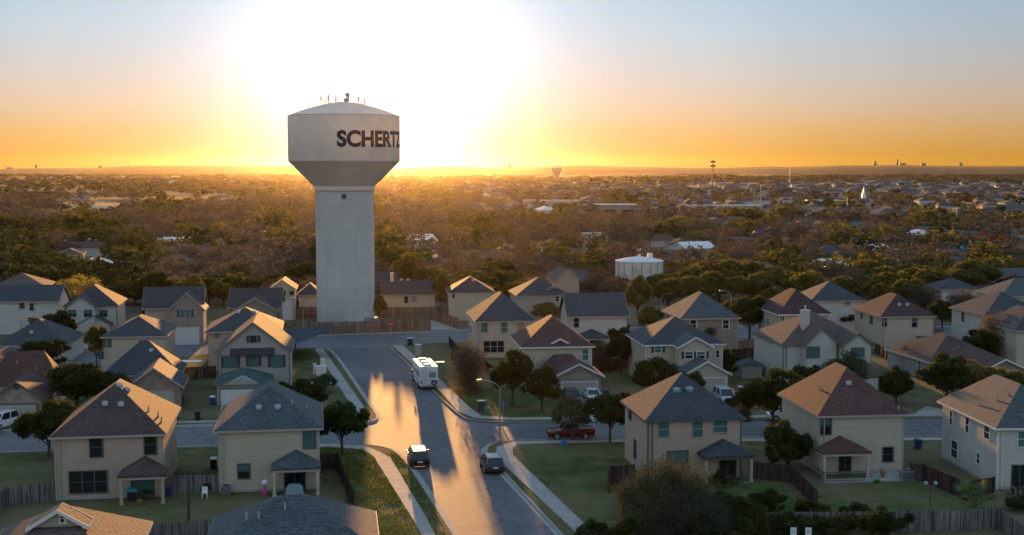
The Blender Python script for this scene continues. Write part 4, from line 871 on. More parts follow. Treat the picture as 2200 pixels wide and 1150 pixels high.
def text_on(txt, parent, size, loc, rot, material, name='lettering'):
    cu = bpy.data.curves.new(name, 'FONT'); cu.body = txt; cu.size = size; cu.align_x = 'CENTER'; cu.align_y = 'CENTER'; cu.extrude = .004; o = bpy.data.objects.new(name, cu); COL.objects.link(o)
    dg = bpy.context.evaluated_depsgraph_get(); me = bpy.data.meshes.new_from_object(o.evaluated_get(dg)); bpy.data.objects.remove(o); bpy.data.curves.remove(cu); me.materials.clear(); me.materials.append(M[material])
    q = bpy.data.objects.new(name, me); COL.objects.link(q); q.parent = parent; q.location = loc; q.rotation_euler = rot
mat('sign red', (.45, .02, .03), .5); mat('sign blue', (.03, .16, .38), .5); mat('sign white', (.7, .7, .7), .5)
p = gp(840, 727); r = empty('stop_sign', p, 0, 'red stop sign in front of the brown tower fence', 'stop sign'); m = MB(); m.bar((0, .06, 0), (0, .06, 2.9), .08); m.build('pole', 'metal grey', r)
m = MB(); m.extr([(.48 * math.cos(R(22.5 + 45 * i)), 2.5 + .48 * math.sin(R(22.5 + 45 * i))) for i in range(8)], 'y', -.02, .015); pl = m.build('sign_plate', 'sign red', r); text_on('STOP', pl, .34, (0, -.026, 2.5), (R(90), 0, 0), 'sign white')
p = gp(1081, 921); r = empty('street_name_sign', p, R(10), 'street name sign with blue blades on a thin pole beside the corner lamp', 'street sign'); m = MB(); m.bar((0, 0, 0), (0, 0, 3.1), .07); m.build('pole', 'metal grey', r)
m = MB(); m.box(-.6, -.02, 2.75, .6, .02, 2.98); m.build('name_blade', 'sign blue', r); m = MB(); m.box(-.02, -.6, 3.0, .02, .6, 3.2); m.build('name_blade', 'sign blue', r)
def boxy(name, label, cat, px, sz, material, rz=8, cap=None, legs=False, group=None):
    p = gp(*px); r = empty(name, (p.x, p.y, .13), R(rz), label, cat, group); a, b, c = sz; m = MB(); z0 = .5 if legs else 0
    m.extr([(-a / 2, z0), (-a / 2, z0 + c - .06), (-a / 2 + .06, z0 + c), (a / 2 - .06, z0 + c), (a / 2, z0 + c - .06), (a / 2, z0)], 'y', -b / 2, b / 2); m.build('body', material, r)
    m = MB(); m.box(-a / 2 - .03, -b / 2 - .03, z0 + c + .003, a / 2 + .03, b / 2 + .03, z0 + c + .07); m.build('lid', cap or material, r)
    m = MB(); m.box(-a / 2 + .08, -b / 2 - .02, z0 + .12, a / 2 - .08, -b / 2 - .003, z0 + c - .1); m.build('door', material, r)
    if legs: m = MB(); m.box(-.12, -.12, 0, .12, .12, z0); m.build('leg', 'metal grey', r)
    return r
mat('cabinet green', (.12, .2, .15), .6); mat('cabinet dark', (.05, .045, .04), .6)
boxy('mailbox_cluster', 'dark mailbox cluster with pale top at the bend of the street', 'mailbox', (881, 744), (.9, .6, 1.2), 'cabinet dark', cap='white paint')
boxy('mailbox_cluster', 'tall beige mailbox pedestal behind the motorhome', 'mailbox', (899, 771), (.95, .6, 1.6), 'trim tan', cap='white paint', legs=True)
boxy('utility_cabinet', 'green and white utility cabinet on the grass right of the motorhome', 'cabinet', (945, 796), (1.3, .8, 1.1), 'cabinet green', cap='white paint')
boxy('mailbox_cluster', 'dark mailbox with pale lid on the lawn left of the street lamp', 'mailbox', (1034, 886), (.9, .6, 1.3), 'cabinet dark', cap='white paint')
boxy('utility_box', 'small green utility box beside the dark mailbox on the lawn', 'utility box', (1045, 886), (.6, .5, .5), 'cabinet green')
boxy('utility_cabinet', 'largest white utility cabinet on the pad left of the street', 'cabinet', (690, 808), (1.5, 1.0, 1.3), 'white paint')
boxy('utility_cabinet', 'narrow white utility cabinet left on the pad beside the street', 'cabinet', (676, 806), (.4, .5, 1.5), 'white paint')
boxy('utility_cabinet', 'raised white utility box at the back of the pad', 'cabinet', (694, 797), (.7, .6, 1.6), 'white paint')
walk([((672, 816), (712, 816)), ((665, 832), (735, 832))], 'utility_pad', .15)
def bin_(label, px, material, lid=None, rz=8):
    p = gp(*px); r = empty('wheeled_bin', (p.x, p.y, .13), R(rz), label, 'trash bin', 'wheeled trash bins'); m = MB()
    m.add([(-.24, -.26, .06), (.24, -.26, .06), (.24, .2, .06), (-.24, .2, .06), (-.33, -.36, 1.0), (.33, -.36, 1.0), (.33, .34, 1.0), (-.33, .34, 1.0)], [(0, 3, 2, 1), (4, 5, 6, 7), (0, 1, 5, 4), (1, 2, 6, 5), (2, 3, 7, 6), (3, 0, 4, 7)]); m.build('body', material, r)
    m = MB(); m.add([(-.35, -.4, 1.003), (.35, -.4, 1.003), (.35, .38, 1.003), (-.35, .38, 1.003), (-.28, -.3, 1.1), (.28, -.3, 1.1), (.3, .38, 1.13), (-.3, .38, 1.13)], [(0, 3, 2, 1), (4, 5, 6, 7), (0, 1, 5, 4), (1, 2, 6, 5), (2, 3, 7, 6), (3, 0, 4, 7)]); m.build('lid', lid or material, r)
    for s in (-1, 1):
        m = MB(); m.extr([(.24 + .12 * math.cos(t * math.pi / 5), .12 + .12 * math.sin(t * math.pi / 5)) for t in range(10)], 'x', s * .27, s * .33); m.build('wheel', 'rubber', r)
mat('bin blue', (.02, .05, .12), .5)
bin_('dark trash bin with white lid right of the tan house', (371, 1006), 'black plastic', 'white paint'); bin_('dark trash bin with grey lid left of the cream house', (459, 1010), 'black plastic', 'metal grey')
bin_('blue trash bin on the shady lawn left of the green garage roof', (457, 872), 'bin blue', 'white paint'); bin_('black trash bin beside the brick-gabled house', (389, 874), 'black plastic'); bin_('navy trash bin beside the large white house', (1972, 968), 'bin blue')
def acunit(label, px, s=.8, z=.13):
    p = gp(*px); r = empty('air_conditioner', (p.x, p.y, z), R(7), label, 'air conditioner', 'air conditioner units'); m = MB(); m.box(-s / 2, -s / 2, .06, s / 2, s / 2, .85); m.build('casing', 'metal grey', r)
    m = MB(); m.lathe([(s * .38, .853), (s * .38, .9), (.05, .93)], 16); m.build('fan_guard', 'black plastic', r)
    m = MB()
    for i in range(8): m.box(-s / 2 - .02, -s / 2 - .02, .14 + i * .085, s / 2 + .02, -s / 2 - .003, .17 + i * .085)
    m.build('louvre', 'black plastic', r)
acunit('grey air conditioner unit at the left foot of the cream house', (486, 1066)); acunit('blue-grey air conditioner unit on the wide concrete patio', (1947, 1034), 1.1, .2)
mat('cover blue', (.20, .30, .34), .6, bump=.6, bscale=3); mat('toy pink', (.5, .06, .22), .5); mat('toy green', (.08, .2, .06), .5); mat('teal plastic', (.04, .28, .32), .5)
p = gp(633, 1068); r = empty('covered_grill', (p.x, p.y, .13), R(9), 'grill under a light blue cover on the patio of the cream house', 'grill'); m = MB()
m.add([(-.85, -.35, .1), (.85, -.35, .1), (.85, .35, .1), (-.85, .35, .1), (-.75, -.3, .75), (.75, -.3, .75), (.75, .3, .75), (-.75, .3, .75), (-.45, -.25, 1.05), (.5, -.25, 1.05), (.5, .2, 1.08), (-.45, .2, 1.08)],
      [(0, 1, 5, 4), (1, 2, 6, 5), (2, 3, 7, 6), (3, 0, 4, 7), (4, 5, 9, 8), (5, 6, 10, 9), (6, 7, 11, 10), (7, 4, 8, 11), (8, 9, 10, 11), (0, 3, 2, 1)]); m.build('cover', 'cover blue', r)
for s in (-1, 1): m = MB(); m.box(s * .6 - .04, -.2, 0, s * .6 + .04, .2, .1); m.build('foot', 'black plastic', r)
p = gp(283, 1078); r = empty('grill', (p.x, p.y, .13), R(9), 'teal-lidded grill under the patio cover of the tan house', 'grill'); m = MB(); m.box(-.35, -.25, .1, .35, .25, .75); m.build('cart', 'black plastic', r)
m = MB(); m.extr([(.6 * 0 - .6, .8), (-.55, 1.0), (-.3, 1.12), (.3, 1.12), (.55, 1.0), (.6, .8)], 'y', -.28, .28); m.build('lid', 'teal plastic', r)
p = gp(569, 1066); r = empty('toy_playset', (p.x, p.y, .13), 0, 'pink toy stand with a white round top against the cream wall', 'toy'); m = MB(); m.lathe([(.3, 0), (.32, .35), (.1, .4), (.06, .9)], 14); m.build('stand', 'toy pink', r, True)
m = MB(); m.lathe([(.05, .9), (.25, .98), (.32, 1.15), (.22, 1.34), (.05, 1.4)], 14); m.build('top', 'white paint', r, True)
p = gp(590, 1067); r = empty('toy_car', (p.x, p.y, .13), R(30), 'green ride-on toy beside the patio post', 'toy'); m = MB(); m.extr([(-.3, .1), (-.3, .3), (-.1, .55), (.15, .55), (.2, .32), (.4, .28), (.4, .1)], 'y', -.18, .18); m.build('body', 'toy green', r)
for a in (-.2, .28): m = MB(); m.extr([(a + .11 * math.cos(t * math.pi / 5), .11 + .11 * math.sin(t * math.pi / 5)) for t in range(10)], 'y', -.24, .24); m.build('wheel', 'black plastic', r)
p = gp(363, 1070); m = MB(); m.lathe([(.22, 0), (.28, .75), (.3, .78), (.3, .82), (.24, .82), (.2, .1)], 16); tag(m.build('barrel', 'bin blue', smooth=True, loc=(p.x, p.y, .13)), 'blue barrel by the grey fence beside the tan house', 'barrel')
p = gp(405, 1122); r = empty('utility_post', (p.x, p.y, .1), 0, 'weathered wooden post standing in the yard between the two left houses', 'post'); m = MB(); m.bar((0, 0, 0), (.06, 0, 3.4), .26, n=8, w2=.2); m.build('pole', 'bark', r)
m = MB(); m.bar((0, -.05, 1.2), (-1.3, .1, 2.5), .06); m.build('brace', 'bark', r)
# porch of the patio house: steps, rail, slab, patio
def local(h, x, y, z=0): return (x, y, z)
X0, X1, Y0, Y1 = R2P; m = MB(); b = HR2.blocks[0]; m.box(X1 + .12, b.y0 - 3.4, 0, b.x1 + 1.2, b.y0 - .003, .22); m.build('patio_slab', 'concrete', HR2.root)
m = MB(); m.box(X0 - .3, Y0 - 1.4, 0, X1 + .1, Y0 - .22, .24); m.build('patio_slab', 'concrete', HR2.root)
m = MB()
for a, c in (((X0 - .25, Y0 - 1.35), (X1 - 1.2, Y0 - 1.35)), ((X0 - .25, Y0 - 1.35), (X0 - .25, Y1))):
    n = 14
    for i in range(n + 1):
        q = (a[0] + (c[0] - a[0]) * i / n, a[1] + (c[1] - a[1]) * i / n); m.bar((*q, .2), (*q, 1.15), .035)
    m.bar((*a, 1.15), (*c, 1.15), .06); m.bar((*a, .35), (*c, .35), .05)
m.build('railing', 'trim dark', HR2.root)
p = gp(1884, 1040); m = MB()
for i in range(4): m.lathe([(.26, i * .07), (.32, i * .07 + .035), (.26, i * .07 + .07), (.2, i * .07 + .035)], 18)
tag(m.build('garden_hose', 'toy green', smooth=True, loc=(p.x, p.y, .225)), 'coiled green garden hose on the wide concrete patio', 'hose')
p = gp(1998, 1100); r = empty('yard_lamp', (p.x, p.y, 0), 0, 'two-globe yard lamp on a post left of the palm', 'yard lamp'); m = MB(); m.bar((0, 0, 0), (0, 0, 2.4), .09, n=8); m.bar((-.42, 0, 2.3), (.42, 0, 2.3), .06); m.build('post', 'trim dark', r)
for s in (-1, 1): m = MB(); m.lathe([(.04, 2.3), (.16, 2.4), (.2, 2.54), (.15, 2.68), (.03, 2.73)], 14, c=(s * .42, 0, 0)); m.build('globe', 'glass pale', r, True)
for px, lb in ((1704, 'left of the two small white signs at the bottom right fence'), (1736, 'right of the two small white signs at the bottom right fence')):
    p = gp(px, 1186); m = MB(); r = empty('yard_sign', p, 0, lb, 'sign', 'small white signs'); m.bar((0, .05, 0), (0, .05, 1.9), .07); m.build('pole', 'metal grey', r)
    m = MB(); m.box(-.24, -.02, 1.35, .24, .02, 1.95); pl = m.build('sign_plate', 'sign white', r); m = MB()
    m.box(-.12, -.03, 1.72, .12, -.022, 1.78); m.box(-.15, -.03, 1.55, .15, -.022, 1.6); m.build('marking', 'metal grey', pl)
# white patio canopy and shed near the gold-lit house
p = gp(1932, 745); r = empty('patio_canopy', p, R(6), 'white sheet-metal patio canopy on posts below the gold-lit house', 'canopy'); m = MB(); m.add([(-2.6, -2, 2.3), (2.6, -2, 2.3), (2.2, 1.6, 2.9), (-2.2, 1.6, 2.9), (-2.6, -2, 2.2), (2.6, -2, 2.2), (2.2, 1.6, 2.8), (-2.2, 1.6, 2.8)], [(0, 1, 2, 3), (7, 6, 5, 4), (0, 4, 5, 1), (1, 5, 6, 2), (2, 6, 7, 3), (3, 7, 4, 0)]); m.build('roof', 'white paint', r)
for x in (-2.3, 2.3):
    for y in (-1.8, 1.4): m = MB(); m.bar((x * .92, y, 0), (x * .92, y, 2.25 if y < 0 else 2.75), .12); m.build('post', 'white paint', r)
for px, y, lb in ((1580, 800, 'small slate-roofed garden gazebo in the shady backyard'), (2000, 722, 'pale green patio shelter right of the white canopy')):
    p = gp(px if px > 1590 else 1610, y + 12); r = empty('garden_shed', p, R(6), lb, 'shed'); m = MB(); m.box(-1.5, -1.2, 0, 1.5, 1.2, 2); m.build('wall', 'siding grey', r); m = MB()
    m.add([(-1.8, -1.5, 2.004), (1.8, -1.5, 2.004), (1.8, 1.5, 2.004), (-1.8, 1.5, 2.004), (0, 0, 3.0)], [(0, 3, 2, 1), (0, 1, 4), (1, 2, 4), (2, 3, 4), (3, 0, 4)]); m.build('roof', 'roof blue grey', r)
    m = MB(); m.box(-.5, -1.24, .05, .5, -1.203, 1.8); m.build('door', 'trim tan', r)
p = gp(412, 822); r = empty('shade_awning', p, 0, 'white shade awning on thin posts over the dark fence', 'awning'); m = MB(); m.box(-1.4, -.8, 3.0, 1.4, .8, 3.06); m.build('canopy', 'white paint', r)
for x in (-1.3, 1.3):
    for y in (-.7, .7): m = MB(); m.bar((x, y, 0), (x, y, 3.0), .08); m.build('post', 'metal grey', r)
p = gp(380, 868); r = empty('flagpole', (p.x, p.y, 0), 0, 'red and white flag on a short pole by the brick-gabled house', 'flag'); m = MB(); m.bar((0, 0, 0), (0, 0, 3.4), .06, n=6); m.build('pole', 'white paint', r)
m = MB(); m.cur = 0
for i in range(7): m.box(.04, -.01 + .002 * i, 2.0 + i * .18, .55 - .05 * (i % 2), .012 + .002 * i, 2.0 + (i + 1) * .18, m=i % 2)
m.build('flag_cloth', ['sign red', 'sign white'], r)

mat('pot clay', (.30, .12, .07), .8)
for px, py, lb in ((1560, 1050, 'clay pot left of the patio post behind the feathery shrub'), (1896, 1030, 'clay pot by the wall above the coiled hose'), (300, 1090, 'clay pot on the slab of the tan house patio'), (700, 1040, 'clay pot by the fence right of the cream house')):
    p = gp(px, py); m = MB(); m.lathe([(.16, 0), (.24, .38), (.27, .4), (.27, .46), (.2, .46)], 14); r = empty('plant_pot', (p.x, p.y, .23), 0, lb, 'plant pot', 'clay plant pots'); m.build('pot', 'pot clay', r, True)
    m = MB(); gg_ = random.Random(px)
    for _ in range(60): a_ = gg_.random() * 6.28; u = Vector((math.cos(a_) * gg_.random() * .3, math.sin(a_) * gg_.random() * .3, .5 + gg_.random() * .35)); q = Vector((gg_.uniform(-.08, .08), gg_.uniform(-.08, .08), gg_.uniform(-.08, .08))); m.add([u, u + q, u + Vector((q.y, -q.x, q.z))], [(0, 1, 2)])
    m.build('foliage', 'oak leaves', r)
for px, py, lb in ((1578, 1046, 'dark patio table under the porch of the tan house by the feathery shrub'), (318, 1076, 'small dark table under the patio cover of the left tan house'), (2192, 1068, 'patio table by the dark door of the large white house')):
    p = gp(px, py); r = empty('patio_table', (p.x, p.y, .13), .2, lb, 'table'); m = MB(); m.lathe([(.5, .68), (.52, .7), (.52, .73), (.1, .74)], 18); m.build('table_top', 'black plastic', r)
    for q in range(4): m = MB(); t = q * math.pi / 2 + .4; m.bar((math.cos(t) * .36, math.sin(t) * .36, 0), (math.cos(t) * .3, math.sin(t) * .3, .68), .05); m.build('leg', 'black plastic', r)
for px, py, ma, lb in ((1604, 1050, 'toy green', 'green garden chair right of the patio table'), (440, 1072, 'white paint', 'white plastic chair in the yard between the left houses'), (2170, 1074, 'black plastic', 'black garden chair left of the table by the white house'), (1245, 1000, 'sign blue', 'blue garden chair on the corner lawn')):
    if px == 1245: continue
    p = gp(px, py); r = empty('garden_chair', (p.x, p.y, .13), px * .7, lb, 'chair'); m = MB(); m.box(-.25, -.25, .42, .25, .25, .46); m.build('seat', ma, r); m = MB(); m.box(-.25, .22, .461, .25, .27, .95); m.build('backrest', ma, r)
    for x in (-.22, .22):
        for y in (-.22, .22): m = MB(); m.box(x - .025, y - .025, 0, x + .025, y + .025, .419); m.build('leg', ma, r)
bin_('grey trash bin behind the garage of the two-gabled house', (1590, 850), 'metal grey'); bin_('dark trash bin at the kerb of the left side street', (425, 905), 'black plastic'); bin_('blue trash bin by the brick-gabled garage', (1302, 858), 'bin blue')
boxy('utility_box', 'small blue box on the lawn edge by the right side street', 'utility box', (1211, 960), (.6, .5, .5), 'sign blue')

# ---------------------------------------------------------------- trees
def leaves(n, size, seed, nclump=16, low=.22, ragged=.35, cz=None, fill=.5):
    """unit crown: width 1, from z=low to z=1; n quads of leaf clusters spread over clumps with gaps between."""
    g = np.random.default_rng(seed); cz = (low + 1) / 2; hz = (1 - low) / 2
    d = g.normal(size=(nclump, 3)); d /= np.linalg.norm(d, axis=1)[:, None]; d[:, 2] = np.where(d[:, 2] < -.55, -d[:, 2], d[:, 2])
    nclump = int(nclump * 1.9); d = np.concatenate([d, -d[:, [1, 0, 2]] * [1, 1, -.7]])[:nclump]; nclump = len(d); rad = g.uniform(.45, .86, nclump)[:, None]; cc = d * rad; cr = g.uniform(.10, .14 + ragged * .55, nclump)
    cc[0] = (0, 0, -.02); cr[0] = .58; w = cr ** 2; w /= w.sum(); k = g.choice(nclump, n, p=w)
    u = g.normal(size=(n, 3)); u /= np.linalg.norm(u, axis=1)[:, None]
    out = (u * cc[k]).sum(1); u = np.where((out < -.1)[:, None] & (k > 0)[:, None], -u, u)
    r = cr[k] * (fill + (1 - fill) * g.random(n) ** .6) * g.uniform(.85, 1.2, n) + (g.random(n) < .12) * g.random(n) * .14
    p = cc[k] + u * r[:, None]
    c = np.stack([p[:, 0] * .5, p[:, 1] * .5, cz + p[:, 2] * hz], 1)
    a = g.normal(size=(n, 3)); a += u * .7; a /= np.linalg.norm(a, axis=1)[:, None]; b = g.normal(size=(n, 3)); b -= (b * a).sum(1)[:, None] * a; b /= np.linalg.norm(b, axis=1)[:, None]; c2 = np.cross(a, b)
    s = size * g.uniform(.6, 1.5, n)[:, None]; s2 = s * g.uniform(.45, .9, n)[:, None]
    return np.stack([c - b * s, c - c2 * s2, c + b * s, c + c2 * s2], 1)
def twigs(n, ln, wd, seed, low=.15, wide=1.0):
    g = np.random.default_rng(seed); nb = 26; d = g.normal(size=(nb, 3)); d[:, 2] = np.abs(d[:, 2]) * .9 + .1; d /= np.linalg.norm(d, axis=1)[:, None]
    k = g.integers(0, nb, n); t = g.random(n) ** .55; u = g.normal(size=(n, 3)) * .28 * (.3 + t[:, None]); p = d[k] * t[:, None] * g.uniform(.8, 1.0, nb)[k][:, None] + u
    q = np.linalg.norm(p, axis=1); ok = q < 1.08; p = p[ok]; n = len(p); hz = 1 - low
    c = np.stack([p[:, 0] * .5, p[:, 1] * .5, low + np.maximum(p[:, 2], -.12) * hz * .92], 1)
    a = p / (np.linalg.norm(p, axis=1)[:, None] + .01) + g.normal(size=(n, 3)) * .55; a[:, 2] += .35; a /= np.linalg.norm(a, axis=1)[:, None]
    b = np.cross(a, g.normal(size=(n, 3))); b /= np.linalg.norm(b, axis=1)[:, None]; L = ln * g.uniform(.5, 1.4, n)[:, None]; W = wd * g.uniform(.6, 1.3, n)[:, None]
    return np.stack([c - b * W, c + b * W, c + a * L], 1)
def domed(nl, nt, seed, ls=.034, tw=.011, low=.03):
    A = leaves(nl, ls, seed, 16, low, .3, fill=.35); B = twigs(nt, .08, tw, seed + 500, low); B = np.concatenate([B, B[:, 2:3]], 1); return np.concatenate([A, B])
def trunkmesh(seed, low=.22, spread=.34, levels=2, thick=.03):
    g = random.Random(seed); m = MB(); top = low + .12; m.bar((0, 0, 0), (.01, 0, top), thick * 2.1, n=7, w2=thick * 1.3)
    def br(p, d, L, w, lv):
        e = Vector(p) + Vector(d) * L; m.bar(p, e, w, n=5, w2=w * .5)
        if lv > 0:
            for _ in range(3):
                dd = (Vector(d) + Vector((g.uniform(-.7, .7), g.uniform(-.7, .7), g.uniform(-.1, .6)))).normalized(); br(e, dd, L * .62, w * .52, lv - 1)
    for i in range(5):
        t = i * 1.257 + g.uniform(-.3, .3); d = Vector((math.cos(t) * g.uniform(.4, .9), math.sin(t) * g.uniform(.4, .9), g.uniform(.5, 1.1))).normalized(); br((.01, 0, top - .04 - .02 * i), d, spread * g.uniform(.7, 1), thick * .9, levels)
    me = m.build('trunk', 'bark'); return me
PROTO = {}
def proto(kind, crown, tr):
    PROTO.setdefault(kind, []).append((crown.data, tr.data)); bpy.data.objects.remove(crown); bpy.data.objects.remove(tr)
for i in range(4): proto('oak', soup('crown', leaves(11000, .021, 10 + i, 22, .2, .3), 4, 'oak leaves'), trunkmesh(i))
for i in range(3): proto('olive', soup('crown', leaves(9500, .021, 20 + i, 18, .16, .4), 4, 'olive leaves'), trunkmesh(i + 5))
for i in range(2): proto('grey', soup('crown', leaves(9000, .018, 30 + i, 26, .16, .5, fill=.2), 4, 'grey green leaves'), trunkmesh(i + 9))
for i in range(3): proto('bare', soup('crown', domed(2600, 9000, 40 + i, .016, .006, .10), 4, 'bare twigs'), trunkmesh(i + 12, .2, .4, 3, .022))
for i in range(1): proto('rust', soup('crown', leaves(9000, .019, 50 + i, 20, .14, .4), 4, 'rust leaves'), trunkmesh(i + 15))
for i in range(1): proto('yellow', soup('crown', leaves(4500, .016, 55 + i, 24, .1, .5, fill=.2), 4, 'yellow leaves'), trunkmesh(i + 16))
for i in range(2): proto('bush', soup('crown', leaves(10000, .02, 60 + i, 22, .0, .35), 4, 'oak leaves'), trunkmesh(i + 17, .1))
for i in range(4): proto('far oak', soup('crown', leaves(1500, .042, 70 + i, 14, .08, .35), 4, 'oak leaves'), trunkmesh(i + 20, .1, .3, 1))
for i in range(3): proto('far olive', soup('crown', leaves(1400, .042, 80 + i, 14, .08, .4), 4, 'olive leaves'), trunkmesh(i + 25, .1, .3, 1))
for i in range(5): proto('far bare', soup('crown', domed(1500, 2600, 90 + i, .026, .008), 4, 'bare twigs'), trunkmesh(i + 30, .12, .4, 2, .02))
for i in range(1): proto('far rust', soup('crown', leaves(1400, .042, 99 + i, 14, .05, .4), 4, 'rust leaves'), trunkmesh(i + 36, .1, .3, 1))
NAMES = {'oak': 'oak_tree', 'olive': 'oak_tree', 'grey': 'leafy_tree', 'bare': 'bare_tree', 'rust': 'bare_tree', 'yellow': 'leafy_tree', 'bush': 'shrub', 'far oak': 'oak_tree', 'far olive': 'oak_tree', 'far bare': 'bare_tree', 'far rust': 'leafy_tree'}
tcount = 0; TREEPOS = []
def tree(kind, loc, Wd, H, label, group=None, name=None):
    global tcount; tcount += 1; P = PROTO[kind]; cd, td = P[tcount % len(P)]
    r = empty(name or NAMES[kind], (loc[0], loc[1], 0), random.random() * 6.28, label, 'shrub' if kind == 'bush' else 'tree', group)
    r.scale = (Wd, Wd, H)
    for nm, d in (('crown', cd), ('trunk', td)): o = bpy.data.objects.new(nm, d); COL.objects.link(o); o.parent = r
    TREEPOS.append((loc[0], loc[1], Wd)); return r
def T_(kind, xc, ybase, xl, xr, ytop, label, **k):           # pixels: trunk foot, crown sides, crown top
    p = gp(xc, ybase); W_ = (xr - xl) * p.y / FPX * 1.06; H = at(xc, ytop, p.y).z; return tree(kind, p, W_, max(1.0, H), label, **k)
T_('oak', 735, 978, 680, 792, 852, 'round dark oak on the corner lawn right of the cream house')
T_('oak', 655, 900, 604, 712, 812, 'dark green oak behind the cream house roof, left of the street')
T_('oak', 598, 868, 578, 628, 820, 'small dark shrubby tree against the steep-gabled house')
T_('oak', 165, 892, 98, 272, 778, 'large dark oak between the brown roof and the brick-gabled house')
T_('oak', 228, 888, 180, 285, 792, 'second dark oak leaning on the large oak by the brick-gabled house')
T_('oak', 106, 985, 30, 158, 860, 'dark oak on the street corner left of the tan house')
T_('oak', 92, 800, 34, 156, 728, 'wide low oak with gold edge in front of the slate hip roof at left')
T_('olive', 208, 792, 183, 234, 698, 'slim olive-green oak left of the grey two-storey house')
T_('oak', 118, 748, 74, 166, 662, 'dark bushy oak left of the low garage')
T_('oak', 338, 716, 306, 368, 658, 'dark oak in front of the brick house with the white garage door')
T_('oak', 325, 668, 280, 388, 584, 'biggest dark oak above the far roofs at left')
T_('olive', 408, 668, 372, 444, 592, 'olive-gold tree right of the biggest dark oak'); T_('oak', 548, 650, 522, 578, 597, 'small dark round tree left of the tall cream house')
T_('yellow', 168, 672, 118, 214, 588, 'hazy yellow-green tree catching the sun at upper left'); T_('olive', 480, 660, 452, 512, 606, 'olive tree behind the charcoal gable roof')
T_('olive', 635, 752, 614, 657, 696, 'small round tree on the verge by the tower fence')
T_('bare', 1004, 846, 962, 1046, 728, 'brown-red shrubby tree at the end of the thin fence')
T_('oak', 1101, 876, 1056, 1146, 752, 'dark oak left of two before the brick-gabled garage'); T_('oak', 1164, 888, 1118, 1202, 786, 'dark oak right of two before the brick-gabled garage')
T_('grey', 1230, 948, 1184, 1276, 858, 'grey-green young tree behind the red pickup'); T_('oak', 1310, 952, 1262, 1368, 832, 'spreading oak right of the red pickup')
T_('oak', 1335, 804, 1296, 1376, 704, 'dark oak between the red-brown and slate roofs'); T_('olive', 1182, 700, 1142, 1214, 652, 'olive tree behind the red-brown hip roof')
T_('olive', 1396, 712, 1360, 1432, 660, 'low olive tree left of the taupe house'); T_('bare', 1290, 800, 1270, 1330, 730, 'bare brown shrub in the yard left of the dark oak')
T_('grey', 1522, 760, 1498, 1556, 694, 'small leafy tree before the taupe house wall')
T_('oak', 1610, 732, 1566, 1660, 632, 'dark oak right of the taupe house'); T_('oak', 1408, 868, 1344, 1450, 764, 'dark oak in front of the two-gabled house'); T_('oak', 1470, 868, 1420, 1512, 790, 'lower dark oak right before the white-trimmed garage')
T_('oak', 1660, 925, 1592, 1728, 792, 'large oak with gold top above the side street'); T_('bush', 1690, 1012, 1634, 1740, 906, 'round dark shrub left of the railed porch')
T_('grey', 1812, 872, 1752, 1864, 762, 'leafy green tree in front of the white chimney house'); T_('oak', 1738, 870, 1696, 1776, 776, 'dark oak left of the leafy tree by the chimney house')
T_('oak', 2034, 880, 1980, 2084, 758, 'dark oak in front of the long low house'); T_('olive', 2106, 872, 2044, 2164, 778, 'gold-topped olive tree right of the dark oak by the low house'); T_('olive', 2178, 872, 2134, 2222, 796, 'gold-topped tree at the right edge above the blue-grey roof')
T_('bare', 2146, 780, 2098, 2196, 668, 'pale bare tree before the slate hip roof at right'); T_('oak', 2100, 786, 2064, 2146, 708, 'dark bushy tree below the pale bare tree')
T_('olive', 2085, 640, 2018, 2154, 562, 'big rounded golden-green tree at upper right'); T_('olive', 1896, 668, 1866, 1928, 606, 'golden tree left behind the gold-lit house'); T_('olive', 1952, 668, 1920, 1994, 600, 'golden tree right behind the gold-lit house')
T_('oak', 2024, 708, 1998, 2062, 644, 'dark tree right of the gold-lit house'); T_('bare', 1985, 672, 1950, 2030, 610, 'bare brown tree among the golden trees'); T_('bare', 2064, 690, 2030, 2106, 618, 'bare brown tree before the big golden-green tree')
T_('bush', 1925, 868, 1890, 1960, 790, 'dark overgrown shrub in the shady yard right of the white garage')
T_('bare', 1600, 905, 1588, 1618, 862, 'pale bare sapling behind the slate roof ridge', name='bare_sapling')
# big feathery shrub and lower shrubs, bottom right
sh = soup('crown', np.concatenate([leaves(9000, .0105, 131 + q, 20, .0, .6, fill=.1) * [sx_, sx_, sz_] + [ox_, oy_, 0] for q, (ox_, oy_, sx_, sz_) in enumerate(((-.22, .02, .56, .80), (.04, .14, .60, 1.0), (.27, -.04, .50, .70), (.0, -.22, .62, .62), (-.38, -.1, .34, .46), (.40, .1, .30, .86)))]), 4, 'feathery leaves'); tt = trunkmesh(77, .1, .42, 3, .015); PROTO['feather'] = [(sh.data, tt.data)]; bpy.data.objects.remove(sh); bpy.data.objects.remove(tt)
sh = soup('crown', twigs(9000, .09, .003, 132, .02), 3, 'feathery leaves'); tt = trunkmesh(78, .1, .42, 3, .015); PROTO['feather twig'] = [(sh.data, tt.data)]; bpy.data.objects.remove(sh); bpy.data.objects.remove(tt)
NAMES['feather'] = 'shrub'; NAMES['feather twig'] = 'shrub'
r = T_('feather', 1432, 1176, 1302, 1560, 988, 'huge feathery grey-green shrub with gold tips at the bottom', name='feathery_shrub')
p = r.location; o = bpy.data.objects.new('twigs', PROTO['feather twig'][0][0]); COL.objects.link(o); o.parent = r; o.rotation_euler = (0, 0, 1); o.scale = (1.06, 1.06, 1.06)
